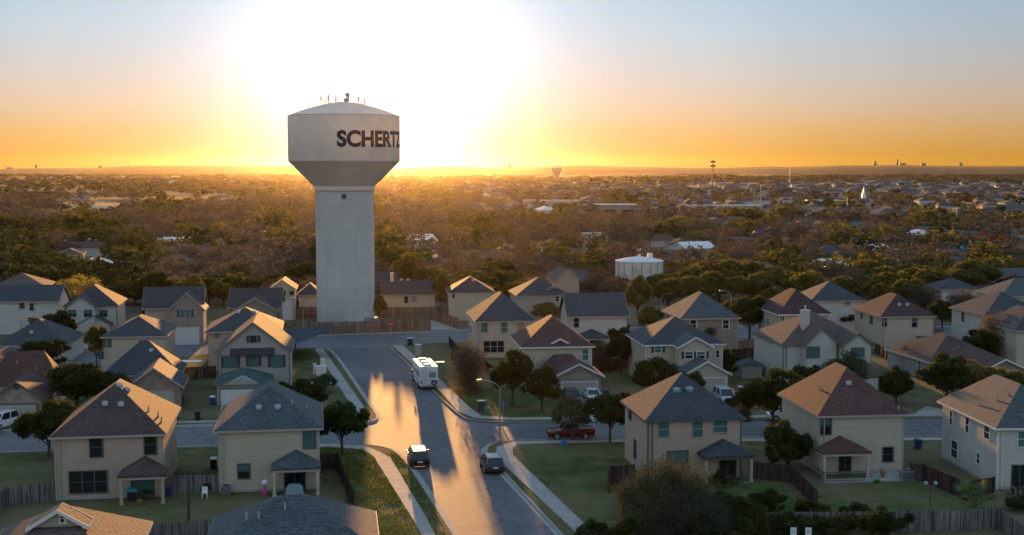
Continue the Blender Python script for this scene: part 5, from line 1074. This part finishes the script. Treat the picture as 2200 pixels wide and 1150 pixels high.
for i, (x, y, l, rr, t) in enumerate(((1605, 1170, 1550, 1668, 1070), (1700, 1160, 1650, 1758, 1100), (1795, 1165, 1740, 1846, 1108), (1888, 1176, 1846, 1930, 1088), (1560, 1120, 1520, 1610, 1058), (1270, 1190, 1236, 1320, 1120))):
    T_('bush', x, y, l, rr, t, ('dark low shrub right beside the huge feathery shrub', 'dark low shrub behind the small white signs', 'dark low shrub right of the small white signs', 'dark shrub with pale twigs against the patched fence', 'shrub filling the yard behind the feathery shrub', 'low grassy shrub left of the huge feathery shrub')[i])
T_('bush', 1545, 1052, 1520, 1560, 1010, 'small shrub by the patio of the tan house with orange roof slope')
FS = [(1650, 1100, 1606, 1690, 1052), (1745, 1135, 1700, 1800, 1076), (1842, 1140, 1800, 1890, 1084), (1935, 1142, 1900, 1975, 1096), (1500, 1190, 1440, 1560, 1100), (1355, 1200, 1290, 1420, 1110), (2190, 1100, 2160, 2220, 1066), (1040, 800, 1022, 1060, 776), (1150, 842, 1130, 1172, 816),
      (1575, 880, 1558, 1600, 850), (1990, 820, 1968, 2016, 792), (1900, 840, 1872, 1926, 806), (1630, 880, 1610, 1650, 846), (446, 1060, 430, 462, 1036), (612, 876, 590, 640, 846), (586, 860, 570, 600, 838), (230, 775, 216, 250, 752), (30, 900, 8, 56, 868), (1440, 870, 1420, 1462, 838), (2076, 830, 2050, 2100, 800)]
FL = ['by the sloping dark fence', 'above the small white signs', 'before the patio house lawn', 'left of the yard lamp', 'under the right flank of the feathery shrub', 'under the left flank of the feathery shrub', 'beside the large white house', 'below the brown-red tree', 'at the wall of the brick-gabled garage',
      'right of the white-trimmed garage', 'left of the long low house', 'right of the chimney house', 'left of the large gold-topped oak', 'by the fence between the left houses', 'behind the cream house roof', 'at the steep-gabled house corner', 'under the slim olive oak', 'left by the corner oak', 'before the two-gabled house', 'at the low house front']
for (x, y, l, rr, t), lb in zip(FS, FL): T_('bush', x, y, l, rr, t, 'dark garden shrub ' + lb)
for x, y, l, rr, t, k, lb in ((1560, 820, 1530, 1590, 746, 'oak', 'dark tree in the yard behind the two-gabled house'), (1960, 800, 1930, 1992, 738, 'bare', 'brown bare tree left of the long low house'), (1650, 800, 1622, 1684, 742, 'bare', 'bare tree left of the chimney house'), (1870, 720, 1850, 1892, 690, 'bare', 'small bare tree under the gold-lit wall'),
      (1330, 720, 1310, 1356, 672, 'oak', 'small oak right of the white slate-gabled house'), (20, 705, -10, 50, 660, 'bare', 'bare brown tree below the white house at the left edge'), (1820, 708, 1796, 1846, 664, 'oak', 'dark tree between dark red and gold-lit houses'), (700, 845, 676, 724, 806, 'grey', 'thin grey-green shrubby tree by the utility pad')): T_(k, x, y, l, rr, t, lb)
# palm / yucca
p = gp(2092, 1110); r = empty('fan_palm', p, 0, 'low fan palm in front of the patched fence at bottom right', 'palm'); m = MB(); m.bar((0, 0, 0), (0, 0, .8), .35, n=8); m.build('trunk', 'bark', r)
g = random.Random(3); m = MB()
for i in range(46):
    a = g.random() * 6.28; e = g.uniform(-.15, 1.3); d = Vector((math.cos(a) * math.cos(e), math.sin(a) * math.cos(e), math.sin(e))); c = Vector((0, 0, 1.0)) + d * 1.5; side = d.cross(Vector((0, 0, 1))).normalized(); up = side.cross(d)
    m.bar((0, 0, .8), c, .03, n=4)
    for k in range(-6, 7):
        f = (d * math.cos(k * .2) + side * math.sin(k * .2)); q = c + f * 1.1 - Vector((0, 0, .12 * abs(k) * .3)); w_ = side * .05 + up * .02; m.add([c - w_, c + w_, q], [(0, 1, 2)])
m.build('crown', 'palm leaves', r)
# trees seen between far houses, sized to shade the street, and belt behind the houses
BELT = [(872, 640, 846, 898, 546, 'olive', 'golden-olive tree behind the long gable roof'), (948, 668, 926, 974, 588, 'olive', 'golden bushy tree between the two dark roofs right of the tower'),
 (1092, 640, 1070, 1112, 584, 'olive', 'small golden tree behind the cream house by the wood'), (1060, 632, 1028, 1078, 580, 'olive', 'round golden tree above the dark hip roof'),
 (1370, 690, 1344, 1404, 594, 'olive', 'tall golden tree left below the storage tank'), (1436, 672, 1396, 1476, 592, 'olive', 'dense golden-green tree below the storage tank'), (1490, 650, 1466, 1528, 596, 'olive', 'golden tree right of the storage tank, first of the row'),
 (1545, 648, 1510, 1586, 592, 'olive', 'golden tree in the row behind the taupe house'), (1600, 652, 1566, 1640, 586, 'olive', 'wide golden tree in the middle of the row at right'), (1652, 642, 1622, 1692, 584, 'olive', 'golden tree above the dark red roof'),
 (1704, 634, 1672, 1740, 586, 'olive', 'golden tree at the right end of the row'), (1512, 616, 1472, 1556, 550, 'rust', 'large rust-coloured tree behind the golden row'), (1762, 640, 1730, 1800, 592, 'bare', 'brown bare tree above the slate roof with square window'),
 (1830, 634, 1794, 1880, 584, 'bare', 'broad brown bare tree left of the golden pair'), (2182, 640, 2152, 2226, 584, 'rust', 'rust-brown tree at the right edge'), (1568, 690, 1596 - 40, 1600, 640, 'olive', 'golden tree partly behind the taupe house roof'),
 (250, 640, 226, 284, 596, 'olive', 'dull olive tree between the yellow tree and the dark oak'), (60, 620, 30, 96, 578, 'olive', 'olive tree above the white house at the left edge'), (20, 616, -14, 50, 570, 'oak', 'dark tree at the left edge above the far roofs'),
 (590, 640, 566, 622, 590, 'oak', 'dark tree behind the tall cream house'), (814, 690, 803, 832, 632, 'olive', 'slim golden tree squeezed right of the tower column'), (1140, 640, 1110, 1172, 590, 'bare', 'bare tree behind the grey roof'), (1258, 640, 1232, 1290, 600, 'bare', 'bare brown tree above the white house with slate gable')]
for x, y, l, rr, t, k, lb in BELT: T_(k, x, y, l, rr, t, lb)

# ---------------------------------------------------------------- houses of the far suburb
def far_house(mb, x, y, w, d, h, rh, a, wm, rm):
    c, s = math.cos(a), math.sin(a); P = lambda u, v, z: (x + u * c - v * s, y + u * s + v * c, z); o = .4
    mb.add([P(-w / 2, -d / 2, 0), P(w / 2, -d / 2, 0), P(w / 2, d / 2, 0), P(-w / 2, d / 2, 0), P(-w / 2, -d / 2, h), P(w / 2, -d / 2, h), P(w / 2, d / 2, h), P(-w / 2, d / 2, h)], [(0, 1, 5, 4), (1, 2, 6, 5), (2, 3, 7, 6), (3, 0, 4, 7)], wm)
    k = w * .22; W_, D_ = w / 2 + o, d / 2 + o
    mb.add([P(-W_, -D_, h + .01), P(W_, -D_, h + .01), P(W_, D_, h + .01), P(-W_, D_, h + .01), P(-W_ + k, 0, h + rh), P(W_ - k, 0, h + rh)], [(0, 1, 5, 4), (1, 2, 5), (2, 3, 4, 5), (3, 0, 4), (3, 2, 1, 0)], rm)
WM = ['siding cream', 'siding white', 'siding tan', 'siding grey', 'brick pinkish']; RM = ['roof slate', 'roof blue grey', 'roof grey brown', 'roof brown', 'white paint']
g = random.Random(5); FAR = []
def place_far(n, x0, x1, y0, y1, scale=1.0, tries=40):
    out = []
    for _ in range(n * tries):
        if len(out) >= n: break
        px, py = g.uniform(x0, x1), y0 + (y1 - y0) * g.random(); p = gp(px, py)
        if all((p.x - q[0]) ** 2 + (p.y - q[1]) ** 2 > 17 ** 2 for q in FAR): FAR.append((p.x, p.y)); out.append((px, p))
    return out
# individual ones
FIX = [(384, 532, 14, 'white paint', 'white-roofed low building in the brown wood at left', 1), (392, 556, 16, 'roof blue grey', 'grey-blue roofed house below the white roof in the wood', 1), (545, 517, 12, 'white paint', 'pale gabled house in the wood left of the tower', 1),
 (918, 548, 7, 'white paint', 'small bright white gabled house right of the tower', 2), (600, 578, 10, 'roof slate', 'small house with dark window just left of the tower', 1), (1505, 544, 12, 'white paint', 'pale blue-roofed house in the wood behind the rust tree', 1), (190, 452, 26, 'siding cream', 'long pale sheds in the field at far left', 0),
 (1225, 620, 9, 'roof slate', 'low dark-roofed house right behind the small tan gable', 1), (1640, 600, 9, 'roof blue grey', 'blue-roofed house between golden trees at right', 1), (2080, 548, 9, 'teal plastic', 'small teal-roofed shed in the wood at right', 0),
 (1285, 520, 9, 'siding cream', 'beige house in the trees above the storage tank', 1), (1460, 566, 9, 'roof slate', 'grey roof right behind the storage tank', 1), (1035, 566, 12, 'roof grey brown', 'brown roofed house in the golden wood', 1)]
for px, py, wd, rmn, lb, k in FIX:
    p = gp(px, py + 8); r = empty('far_house', (p.x, p.y, 0), R(g.uniform(-15, 30)), lb, 'house'); m = MB(); hh = 3.0 if k < 2 else 6; d_ = 9
    m.box(-wd / 2, 0, 0, wd / 2, d_, hh); m.extr([(0.3, hh), (d_ / 2, hh + 1.6), (d_ - .3, hh)], 'x', -wd / 2 + .01, wd / 2 - .01); m.build('wall', 'siding white' if k else 'siding cream', r)
    m = MB(); m.extr([(-.5, hh - .05), (d_ / 2, hh + 2.0), (d_ + .5, hh - .05), (d_ + .5, hh - .2), (d_ / 2, hh + 1.75), (-.5, hh - .2)], 'x', -wd / 2 - .4, wd / 2 + .4); m.build('roof', rmn, r)
    m = MB()
    for q in (-.28, .2): m.box(wd * q, -.05, 1.0, wd * q + 1.1, -.003, 2.2)
    m.build('window', 'glass dark', r); FAR.append((p.x, p.y))
def commercial(name, px, py, wd, hh, dp, material, label, bays, rot=0):
    p = gp(px, py); r = empty(name, (p.x, p.y, 0), R(rot), label, 'building'); m = MB(); m.box(-wd / 2, 0, 0, wd / 2, dp, hh); m.build('wall', material, r)
    m = MB(); m.box(-wd / 2 - .3, -.3, hh + .003, wd / 2 + .3, dp + .3, hh + .6); m.build('roof', 'metal grey' if name != 'warehouse' else 'roof blue grey', r)
    s = wd / bays
    for i in range(bays): m = MB(); m.box(-wd / 2 + s * i + s * .2, -.06, .3, -wd / 2 + s * (i + .8), -.003, hh * .62); m.build('bay_door', 'glass dark', r)
    FAR.append((p.x, p.y))
commercial('bus_depot', 1186, 450, 42, 6, 20, 'siding tan', 'beige building with four dark bays and small dormers in the far suburb', 4)
commercial('community_hall', 1310, 466, 34, 7, 20, 'siding taupe', 'flat-roofed concrete hall with a dark opening right of the bay building', 3)
commercial('warehouse', 2150, 426, 110, 5, 40, 'siding grey', 'long low pale warehouse near the right edge', 14); commercial('church_hall', 1858, 446, 16, 5, 14, 'siding tan', 'pale building with a white steeple in the far suburb', 4)
p = gp(1858, 446); m = MB(); m.box(-1.5, 2, 0, 1.5, 5, 9); m.add([(-1.5, 2, 9), (1.5, 2, 9), (1.5, 5, 9), (-1.5, 5, 9), (0, 3.5, 16)], [(0, 1, 4), (1, 2, 4), (2, 3, 4), (3, 0, 4)]); tag(m.build('steeple', 'white paint', loc=(p.x, p.y, 0)), 'white pointed steeple in the far suburb', 'steeple')
commercial('school_building', 1794, 450, 34, 6, 20, 'siding taupe', 'broad beige building left of the white steeple', 5); commercial('shop_building', 1560, 458, 50, 4.5, 20, 'siding grey', 'long pale shop building at the foot of the far cell mast', 8)
near = place_far(62, 1380, 2260, 480, 592) + place_far(34, 0, 1300, 480, 590)
mid = place_far(165, 1000, 2260, 422, 480) + place_far(9, 0, 500, 400, 440)
GL = ['grey-roofed', 'blue-grey-roofed', 'brown-roofed', 'dark-roofed', 'white-roofed']
for i, (px, p) in enumerate(near + mid):
    wm, rm = g.randrange(5), g.choice([0, 0, 1, 2, 2, 3, 4 if i % 5 == 0 else 2]); m = MB(); isn = i < len(near)
    far_house(m, 0, 0, g.uniform(10, 16), g.uniform(8, 11), g.choice((2.8, 2.8, 5.4)) if not isn else 2.9, g.uniform(1.6, 2.6), 0, 0, 1)
    o = m.build('far_house', [WM[wm], RM[rm]], loc=(p.x, p.y, 0)); o.rotation_euler = (0, 0, g.choice((0, 1.57)) + g.uniform(-.3, .3) + .1)
    tag(o, 'small %s house among the trees of the wood' % GL[rm] if isn else 'tiny %s house in the far suburb' % GL[rm], 'house', ('houses in the wood, ' if isn else 'far suburb houses, ') + GL[rm])
m = MB()
for px, p in place_far(360, 960, 2280, 388, 424, tries=12) + place_far(110, -20, 700, 384, 398, tries=12): far_house(m, p.x, p.y, g.uniform(12, 22), g.uniform(9, 14), g.uniform(3, 6), g.uniform(2, 3), g.uniform(-.4, .4), g.randrange(5), 5 + g.choice([0, 2, 2, 3, 3, 2]))
tag(m.build('distant_suburb', WM + RM), 'faint rows of tiny houses towards the horizon', 'houses', kind='stuff')
# ---------------------------------------------------------------- the wood
def far_kind(px, py):
    n = math.sin(px * .013 + py * .05) + math.sin(px * .031 - py * .021) + g.uniform(-1, 1)
    if px < 330 and py > 500: return 'oak' if n > -1.2 else 'bare'
    if px > 1340 and py > 590: return 'olive' if n > -.9 else 'bare'
    if n > 1.35: return 'oak'
    if n > .7: return 'olive'
    if n < -2.2 and px > 1300: return 'rust'
    return 'bare'
cells = {}
def free(x, y, rad):
    k = (int(x // 12), int(y // 12))
    for i in (-1, 0, 1):
        for j in (-1, 0, 1):
            for (a, b_, r_) in cells.get((k[0] + i, k[1] + j), ()):
                if (a - x) ** 2 + (b_ - y) ** 2 < (rad + r_) ** 2: return False
    cells.setdefault(k, []).append((x, y, rad)); return True
for q in FAR: free(q[0], q[1], 7.5)
BOX = []
for o in list(COL.objects):
    if o.parent is None and o.get('category') in ('house',) and o.type == 'EMPTY':
        for ch in o.children:
            if ch.name.startswith('wall') or ch.name.startswith('roof'):
                ws = [Matrix.Translation(o.location) @ Matrix.Rotation(o.rotation_euler.z, 4, 'Z') @ Vector(c) for c in ch.bound_box]; BOX.append((min(v.x for v in ws) - 3, max(v.x for v in ws) + 3, min(v.y for v in ws) - 5, max(v.y for v in ws) + 2))
for (x, y, w_) in TREEPOS: free(x, y, w_ * .3)
sdx = math.tan(SUN_AZ)
def okpos(x, y, H, rad, front=False):
    if any(b_[0] < x < b_[1] and b_[2] < y < b_[3] for b_ in BOX): return False
    if (x - tw.location.x) ** 2 + (y - TY) ** 2 < 15 ** 2: return False
    if (x - g_tank[0]) ** 2 + (y - g_tank[1]) ** 2 < 13 ** 2: return False
    # keep the sun's way to the street open: back along the sun's azimuth
    x165 = x - sdx * (y - 165); lim = (y - 165) * math.tan(SUN_EL)
    if -24 < x165 < -3 and H > lim * .9: return False
    return free(x, y, rad)
g_tank = (gp(1378, 640).x, TKY + kr)
ind = []; rest = []
for _ in range(60000):
    y = 272 + (1250 - 272) * g.random() ** .8; x = g.uniform(-.44, .44) * y; px = 1100 + x / y * FPX; py = HOR + 81000 / y
    H = g.uniform(5.5, 10.5); W_ = H * g.uniform(1.15, 1.6)
    if y > 700:
        if px > 1000 and g.random() > .07: continue
        if px <= 1000 and (math.sin(x * .02 + 1) + math.sin(y * .013)) > -.1 and g.random() > .006: continue
    if y > 330 and px > 1450 and g.random() > .35: continue
    if y > 360 and math.sin(x * .031 + y * .017) + math.sin(y * .043 - x * .012 + 2) > .55 and g.random() > .03: continue
    if any(abs((b_ - a_).cross(Vector((x, y, 0)) - a_).z) / (b_ - a_).length < 9 and a_.x - 5 < x < b_.x + 5 for F_ in FARROADS for a_, b_ in zip(F_, F_[1:])): continue
    k = far_kind(px, py); 
    if py > 600: H *= .75; W_ *= .75
    if okpos(x, y, H, W_ * .33): (ind if y < 352 else rest).append((y, x, k, W_, H))
ind += [q for q in sorted(rest)][:max(0, 225 - len(ind))]; s_ = set(ind); rest = [q for q in rest if q not in s_]
if len(ind) > 230: ind.sort(); rest += ind[230:]; ind = ind[:230]
LB = {'oak': 'dark green oak in the wood beyond the houses', 'olive': 'golden-green oak in the wood beyond the houses', 'bare': 'bare brown winter tree in the wood beyond the houses', 'rust': 'rust-brown tree in the wood beyond the houses'}
for y, x, k, W_, H in ind: tree('far ' + k, (x, y), W_, H, LB[k], 'trees of the wood: ' + k)
print('TREES ind', len(ind), 'rest', len(rest))
B1 = {'oak': [leaves(150, .085, 200 + i, 9, .0, .35) for i in range(4)], 'olive': [leaves(150, .085, 210 + i, 9, .0, .4) for i in range(4)], 'rust': [leaves(150, .08, 220, 9, .0, .4)]}
BT = [domed(170, 170, 230 + i, .062, .016, .0) for i in range(6)]
B2 = {'oak': [leaves(420, .052, 240 + i, 11, .0, .35) for i in range(4)], 'olive': [leaves(420, .052, 250 + i, 11, .0, .4) for i in range(4)], 'rust': [leaves(420, .05, 260, 11, .0, .4)]}
BT2 = [domed(520, 560, 270 + i, .036, .009, .0) for i in range(6)]
quads, qm, tris = [], [], []
def put(A, x, y, W_, H):
    a = g.random() * 6.28; c, s = math.cos(a), math.sin(a); M3 = np.array([[c * W_, s * W_, 0], [-s * W_, c * W_, 0], [0, 0, H]]); return A @ M3 + np.array([x, y, 0])
for y, x, k, W_, H in rest:
    if k == 'bare': tris.append(put(g.choice(BT2 if y < 620 else BT), x, y, W_, H))
    else: A = put(g.choice((B2 if y < 620 else B1)[k]), x, y, W_, H); quads.append(A); qm.append(np.full(len(A), {'oak': 0, 'olive': 1, 'rust': 2}[k]))
# scrub reaching out to the horizon
B3 = [leaves(46, .15, 300 + i, 6, .0, .4) for i in range(6)]
for _ in range(5200):
    y = 1250 + (5000 - 1250) * g.random() ** 1.15; x = g.uniform(-.43, .43) * y; px = 1100 + x / y * FPX
    if px > 1000 and y < 2600 and g.random() > .5: continue
    n = math.sin(x * .004 + y * .0011) + math.sin(x * .0013 - y * .002 + 1); 
    if n < -.6 and g.random() > .25: continue
    sc = 1 + (y - 1250) / 2200; A = put(g.choice(B3), x, y, g.uniform(9, 18) * sc, g.uniform(4.5, 8) * (1 + .12 * sc)); quads.append(A); qm.append(np.full(len(A), g.choice((0, 0, 1, 3, 3, 3))))
Q = np.concatenate(quads); tag(soup('far_woodland', Q, 4, ['oak leaves', 'olive leaves', 'rust leaves', 'bare twigs'], np.concatenate(qm)), 'far green and brown woodland running to the horizon', 'woodland', kind='stuff')
Q = np.concatenate(tris); tag(soup('bare_woodland', Q, 4, 'bare twigs'), 'far bare winter woodland behind the houses', 'woodland', kind='stuff')
# grass
def inpoly(pts, poly):
    x, y = pts[:, 0], pts[:, 1]; r_ = np.zeros(len(pts), bool); n = len(poly)
    for i in range(n):
        x0, y0 = poly[i]; x1, y1 = poly[(i + 1) % n]; c = ((y0 > y) != (y1 > y)) & (x < (x1 - x0) * (y - y0) / (y1 - y0 + 1e-9) + x0); r_ ^= c
    return r_
def grass(zone, dens, edge, seed, hgt=.10):
    gg = np.random.default_rng(seed); Z = [tuple(gp(*p))[:2] for p in zone]; xs = [p[0] for p in Z]; ys = [p[1] for p in Z]; n = int((max(xs) - min(xs)) * (max(ys) - min(ys)) * dens)
    P = np.stack([gg.uniform(min(xs), max(xs), n), gg.uniform(min(ys), max(ys), n)], 1); k = inpoly(P, Z)
    for wk in WALKS + DRIVES:
        for (a, b_), (c, d) in zip(wk, wk[1:]):
            q = [tuple(gp(*v))[:2] for v in (a, c, d, b_)]; k &= ~inpoly(P, q)
    if edge: e = [tuple(p)[:2] for p in EDGE[edge]]; cl = {'sw': [(1100, 1700), (-500, 1700)], 'nw': [], 'ne': [], 'se': [(2700, 1700), (1500, 1700)]}[edge]; k &= inpoly(P, e + [tuple(gp(*c))[:2] for c in cl])
    P = P[k]; nn = np.sin(P[:, 0] * 1.9) * np.sin(P[:, 1] * 1.3 + P[:, 0] * .7) + np.sin(P[:, 0] * .6 + 2) * np.sin(P[:, 1] * .45); P = P[nn + gg.normal(size=len(P)) * .8 > -.45]; n = len(P)
    b3 = np.concatenate([P, np.full((n, 1), .12)], 1); a = gg.uniform(0, 6.28, n); dx = np.stack([np.cos(a), np.sin(a), np.zeros(n)], 1) * gg.uniform(.02, .045, n)[:, None]; up = gg.normal(size=(n, 3)) * .05; up[:, 2] = hgt * gg.uniform(.5, 1.5, n)
    return np.stack([b3 - dx, b3 + dx, b3 + up], 1)
G = [grass([(690, 963), (790, 966), (1000, 1226), (760, 1226), (735, 1020), (690, 1005)], 110, 'sw', 1, .15), grass([(820, 975), (860, 975), (1010, 1226), (960, 1226)], 90, 'sw', 2, .12), grass([(1045, 955), (1345, 950), (1345, 1000), (1310, 1226), (1240, 1226)], 22, 'se', 3, .08),
     grass([(842, 742), (1010, 738), (1140, 905), (985, 905)], 14, 'ne', 4, .09), grass([(355, 965), (470, 965), (470, 1025), (355, 1030)], 14, None, 5, .09), grass([(385, 830), (462, 830), (462, 910), (375, 910)], 10, None, 6, .09), grass([(680, 752), (800, 903), (620, 900), (620, 760)], 8, 'nw', 7, .08)]
G = np.concatenate(G); print('GRASS', len(G)); tag(soup('grass', G, 3, 'grass blades'), 'tufts of lawn grass on the verges and corner lawns', 'grass', kind='stuff')

# ---------------------------------------------------------------- horizon
mat('hill scrub', (.075, .06, .035), .95, .1, var=.5, vscale=.004)
def ridge(name, Y, prof, deep, n=220):
    xs = np.linspace(prof[0][0], prof[-1][0], n); ys = np.interp(xs, [p[0] for p in prof], [p[1] for p in prof]); g2 = np.random.default_rng(int(Y)); ys = ys - np.convolve(g2.normal(size=n), np.ones(5) / 5, 'same') * .8
    m = MB(); v = []
    for x, y in zip(xs, ys):
        t = at(x, y, Y); zt_ = max(.5, t.z); v += [(t.x * (Y - deep) / Y, Y - deep, -1), (t.x * (Y - deep * .4) / Y, Y - deep * .4, zt_ * .72), (t.x, Y, zt_), (t.x, Y + deep * .3, -1)]
    m.add(v, [(4 * i + k, 4 * i + 4 + k, 4 * i + 5 + k, 4 * i + 1 + k) for i in range(n - 1) for k in range(3)]); tag(m.build(name, 'hill scrub', smooth=True), kind='structure')
ridge('far_hills', 6200, [(-300, 364), (0, 363), (100, 361), (200, 362), (300, 357), (420, 356), (560, 357), (660, 358), (830, 363), (900, 359), (960, 358), (1060, 361), (1130, 360), (1230, 356), (1330, 358), (1500, 361), (1620, 359), (1700, 359), (1780, 356), (1920, 355), (2060, 357), (2200, 357), (2500, 358)], 900)
ridge('wooded_rise', 4300, [(900, 384), (1100, 381), (1230, 376), (1400, 374), (1520, 377), (1600, 374), (1700, 376), (1800, 383), (2000, 388), (2500, 390)], 500)
ridge('low_rise', 4700, [(-300, 378), (0, 377), (300, 376), (560, 378), (700, 380), (900, 382)], 600)
# skyline objects
def sky_box(name, label, cat, px, ybase, ytop, wpx, Y, material='trim dark', top=None):
    p = at(px, ybase, Y); h = at(px, ytop, Y).z; wd = wpx * Y / FPX; r = empty(name, (p.x, Y, 0), 0, label, cat); m = MB(); m.box(-wd / 2, 0, 0, wd / 2, wd * .6, h * (.8 if top else 1)); m.build('tower' if top else 'wall', material, r)
    if top: m = MB(); m.box(-wd / 4, wd * .1, h * .8 + .02, wd / 4, wd * .5, h); m.build('upper_part', material, r)
sky_box('distant_block', 'dark square block on the horizon at right', 'building', 1880, 358, 346, 8, 6500, top=1); sky_box('distant_skyscraper', 'tall stepped tower on the horizon at right', 'building', 1928, 358, 342, 5, 6500, top=1)
sky_box('distant_block', 'low dark block just right of the stepped tower on the horizon', 'building', 1940, 358, 351, 14, 6500); sky_box('distant_block', 'wide low block on the horizon right of the stepped tower', 'building', 1984, 358, 351, 10, 6500)
sky_box('distant_block', 'small pale block on the horizon at the left edge', 'building', 19, 366, 360, 11, 6500); sky_box('distant_block', 'narrow block on the horizon left of the far dark water tower', 'building', 277, 362, 355, 3, 6500)
sky_box('distant_block', 'slim dark tower on the horizon near the left edge', 'building', 77, 362, 354, 4, 6500); sky_box('distant_block', 'slim block on the horizon above the white glow right of the tower', 'building', 1095, 362, 352, 5, 6500)
def far_tower(label, px, ytop, ybase, wpx, Y, material='white paint'):
    p = at(px, ybase, Y); zt_ = at(px, ytop, Y).z; wd = wpx * Y / FPX; r = empty('water_tower', (p.x, Y, 0), 0, label, 'water tower'); H = zt_
    m = MB(); m.lathe([(wd * .30, 0), (wd * .30, H * .5)], 20); m.build('column', material, r, True); m = MB(); m.lathe([(wd * .30, H * .5 + .02), (wd * .5, H * .72), (wd * .5, H * .93), (wd * .2, H)], 24); m.build('tank', material, r, True)
far_tower('second pale water tower on the horizon right of the big one', 1196, 359, 386, 22, 3300, 'trim tan'); far_tower('far dark water tower on the horizon at left', 216, 356, 368, 8, 6500, 'trim dark'); far_tower('far water tower on the horizon near the right edge', 2064, 349, 364, 7, 6500, 'trim tan')
def mast(label, px, ybase, ytop, Y=None, heads=True, w=.9, mt='metal grey'):
    p = gp(px, ybase); H = at(px, ytop, p.y).z; r = empty('radio_mast', p, 0, label, 'mast'); m = MB(); k = w * p.y / 1500
    m.bar((0, 0, 0), (0, 0, H), k * 1.3, n=6, w2=k); m.build('pole', mt, r)
    if heads:
        for zz in (H - .3 * k, H - 4.2 * k): m = MB(); m.lathe([(2.4 * k, zz - 1.6 * k), (2.4 * k, zz)], 10); m.build('antenna_ring', 'trim dark', r)
mast('tall cell mast with two antenna rings against the orange sky', 1531, 412, 345, w=1.3, mt='trim dark'); mast('pale utility pole in the far suburb at right', 1820, 462, 424, heads=False, w=1.0); mast('thin mast left of the second water tower', 1062, 396, 364, heads=False)
mast('thin mast on the rise right of the cell mast', 1697, 400, 352, heads=False, w=.7); mast('utility pole by the concrete hall', 1306, 500, 458, heads=False, w=.8); mast('utility pole in the suburb at right', 2055, 484, 446, heads=False, w=.7); mast('thin pole between mast and steeple', 1634, 460, 395, heads=False, w=.6)
mast('utility pole at the left edge of the suburb', 1350, 450, 432, heads=False, w=.8)
# bird-size speck and powerlines are left to the air
# ---------------------------------------------------------------- haze
HAZE = 0.8e-5
if HAZE:
    m = MB(); m.box(-9200, -400, -1, 9200, 9300, 98); hm = bpy.data.materials.new('haze'); hm.use_nodes = True; n = hm.node_tree; n.nodes.remove(n.nodes['Principled BSDF']); v = n.nodes.new('ShaderNodeVolumePrincipled')
    v.inputs['Color'].default_value = (1.0, .86, .68, 1); v.inputs['Density'].default_value = HAZE; v.inputs['Anisotropy'].default_value = .9; n.links.new(v.outputs[0], n.nodes['Material Output'].inputs['Volume']); MATS['haze'] = hm
    o = m.build('haze', 'haze'); tag(o, kind='stuff'); o['label'] = 'thin golden evening haze over the whole view'; o['category'] = 'haze'
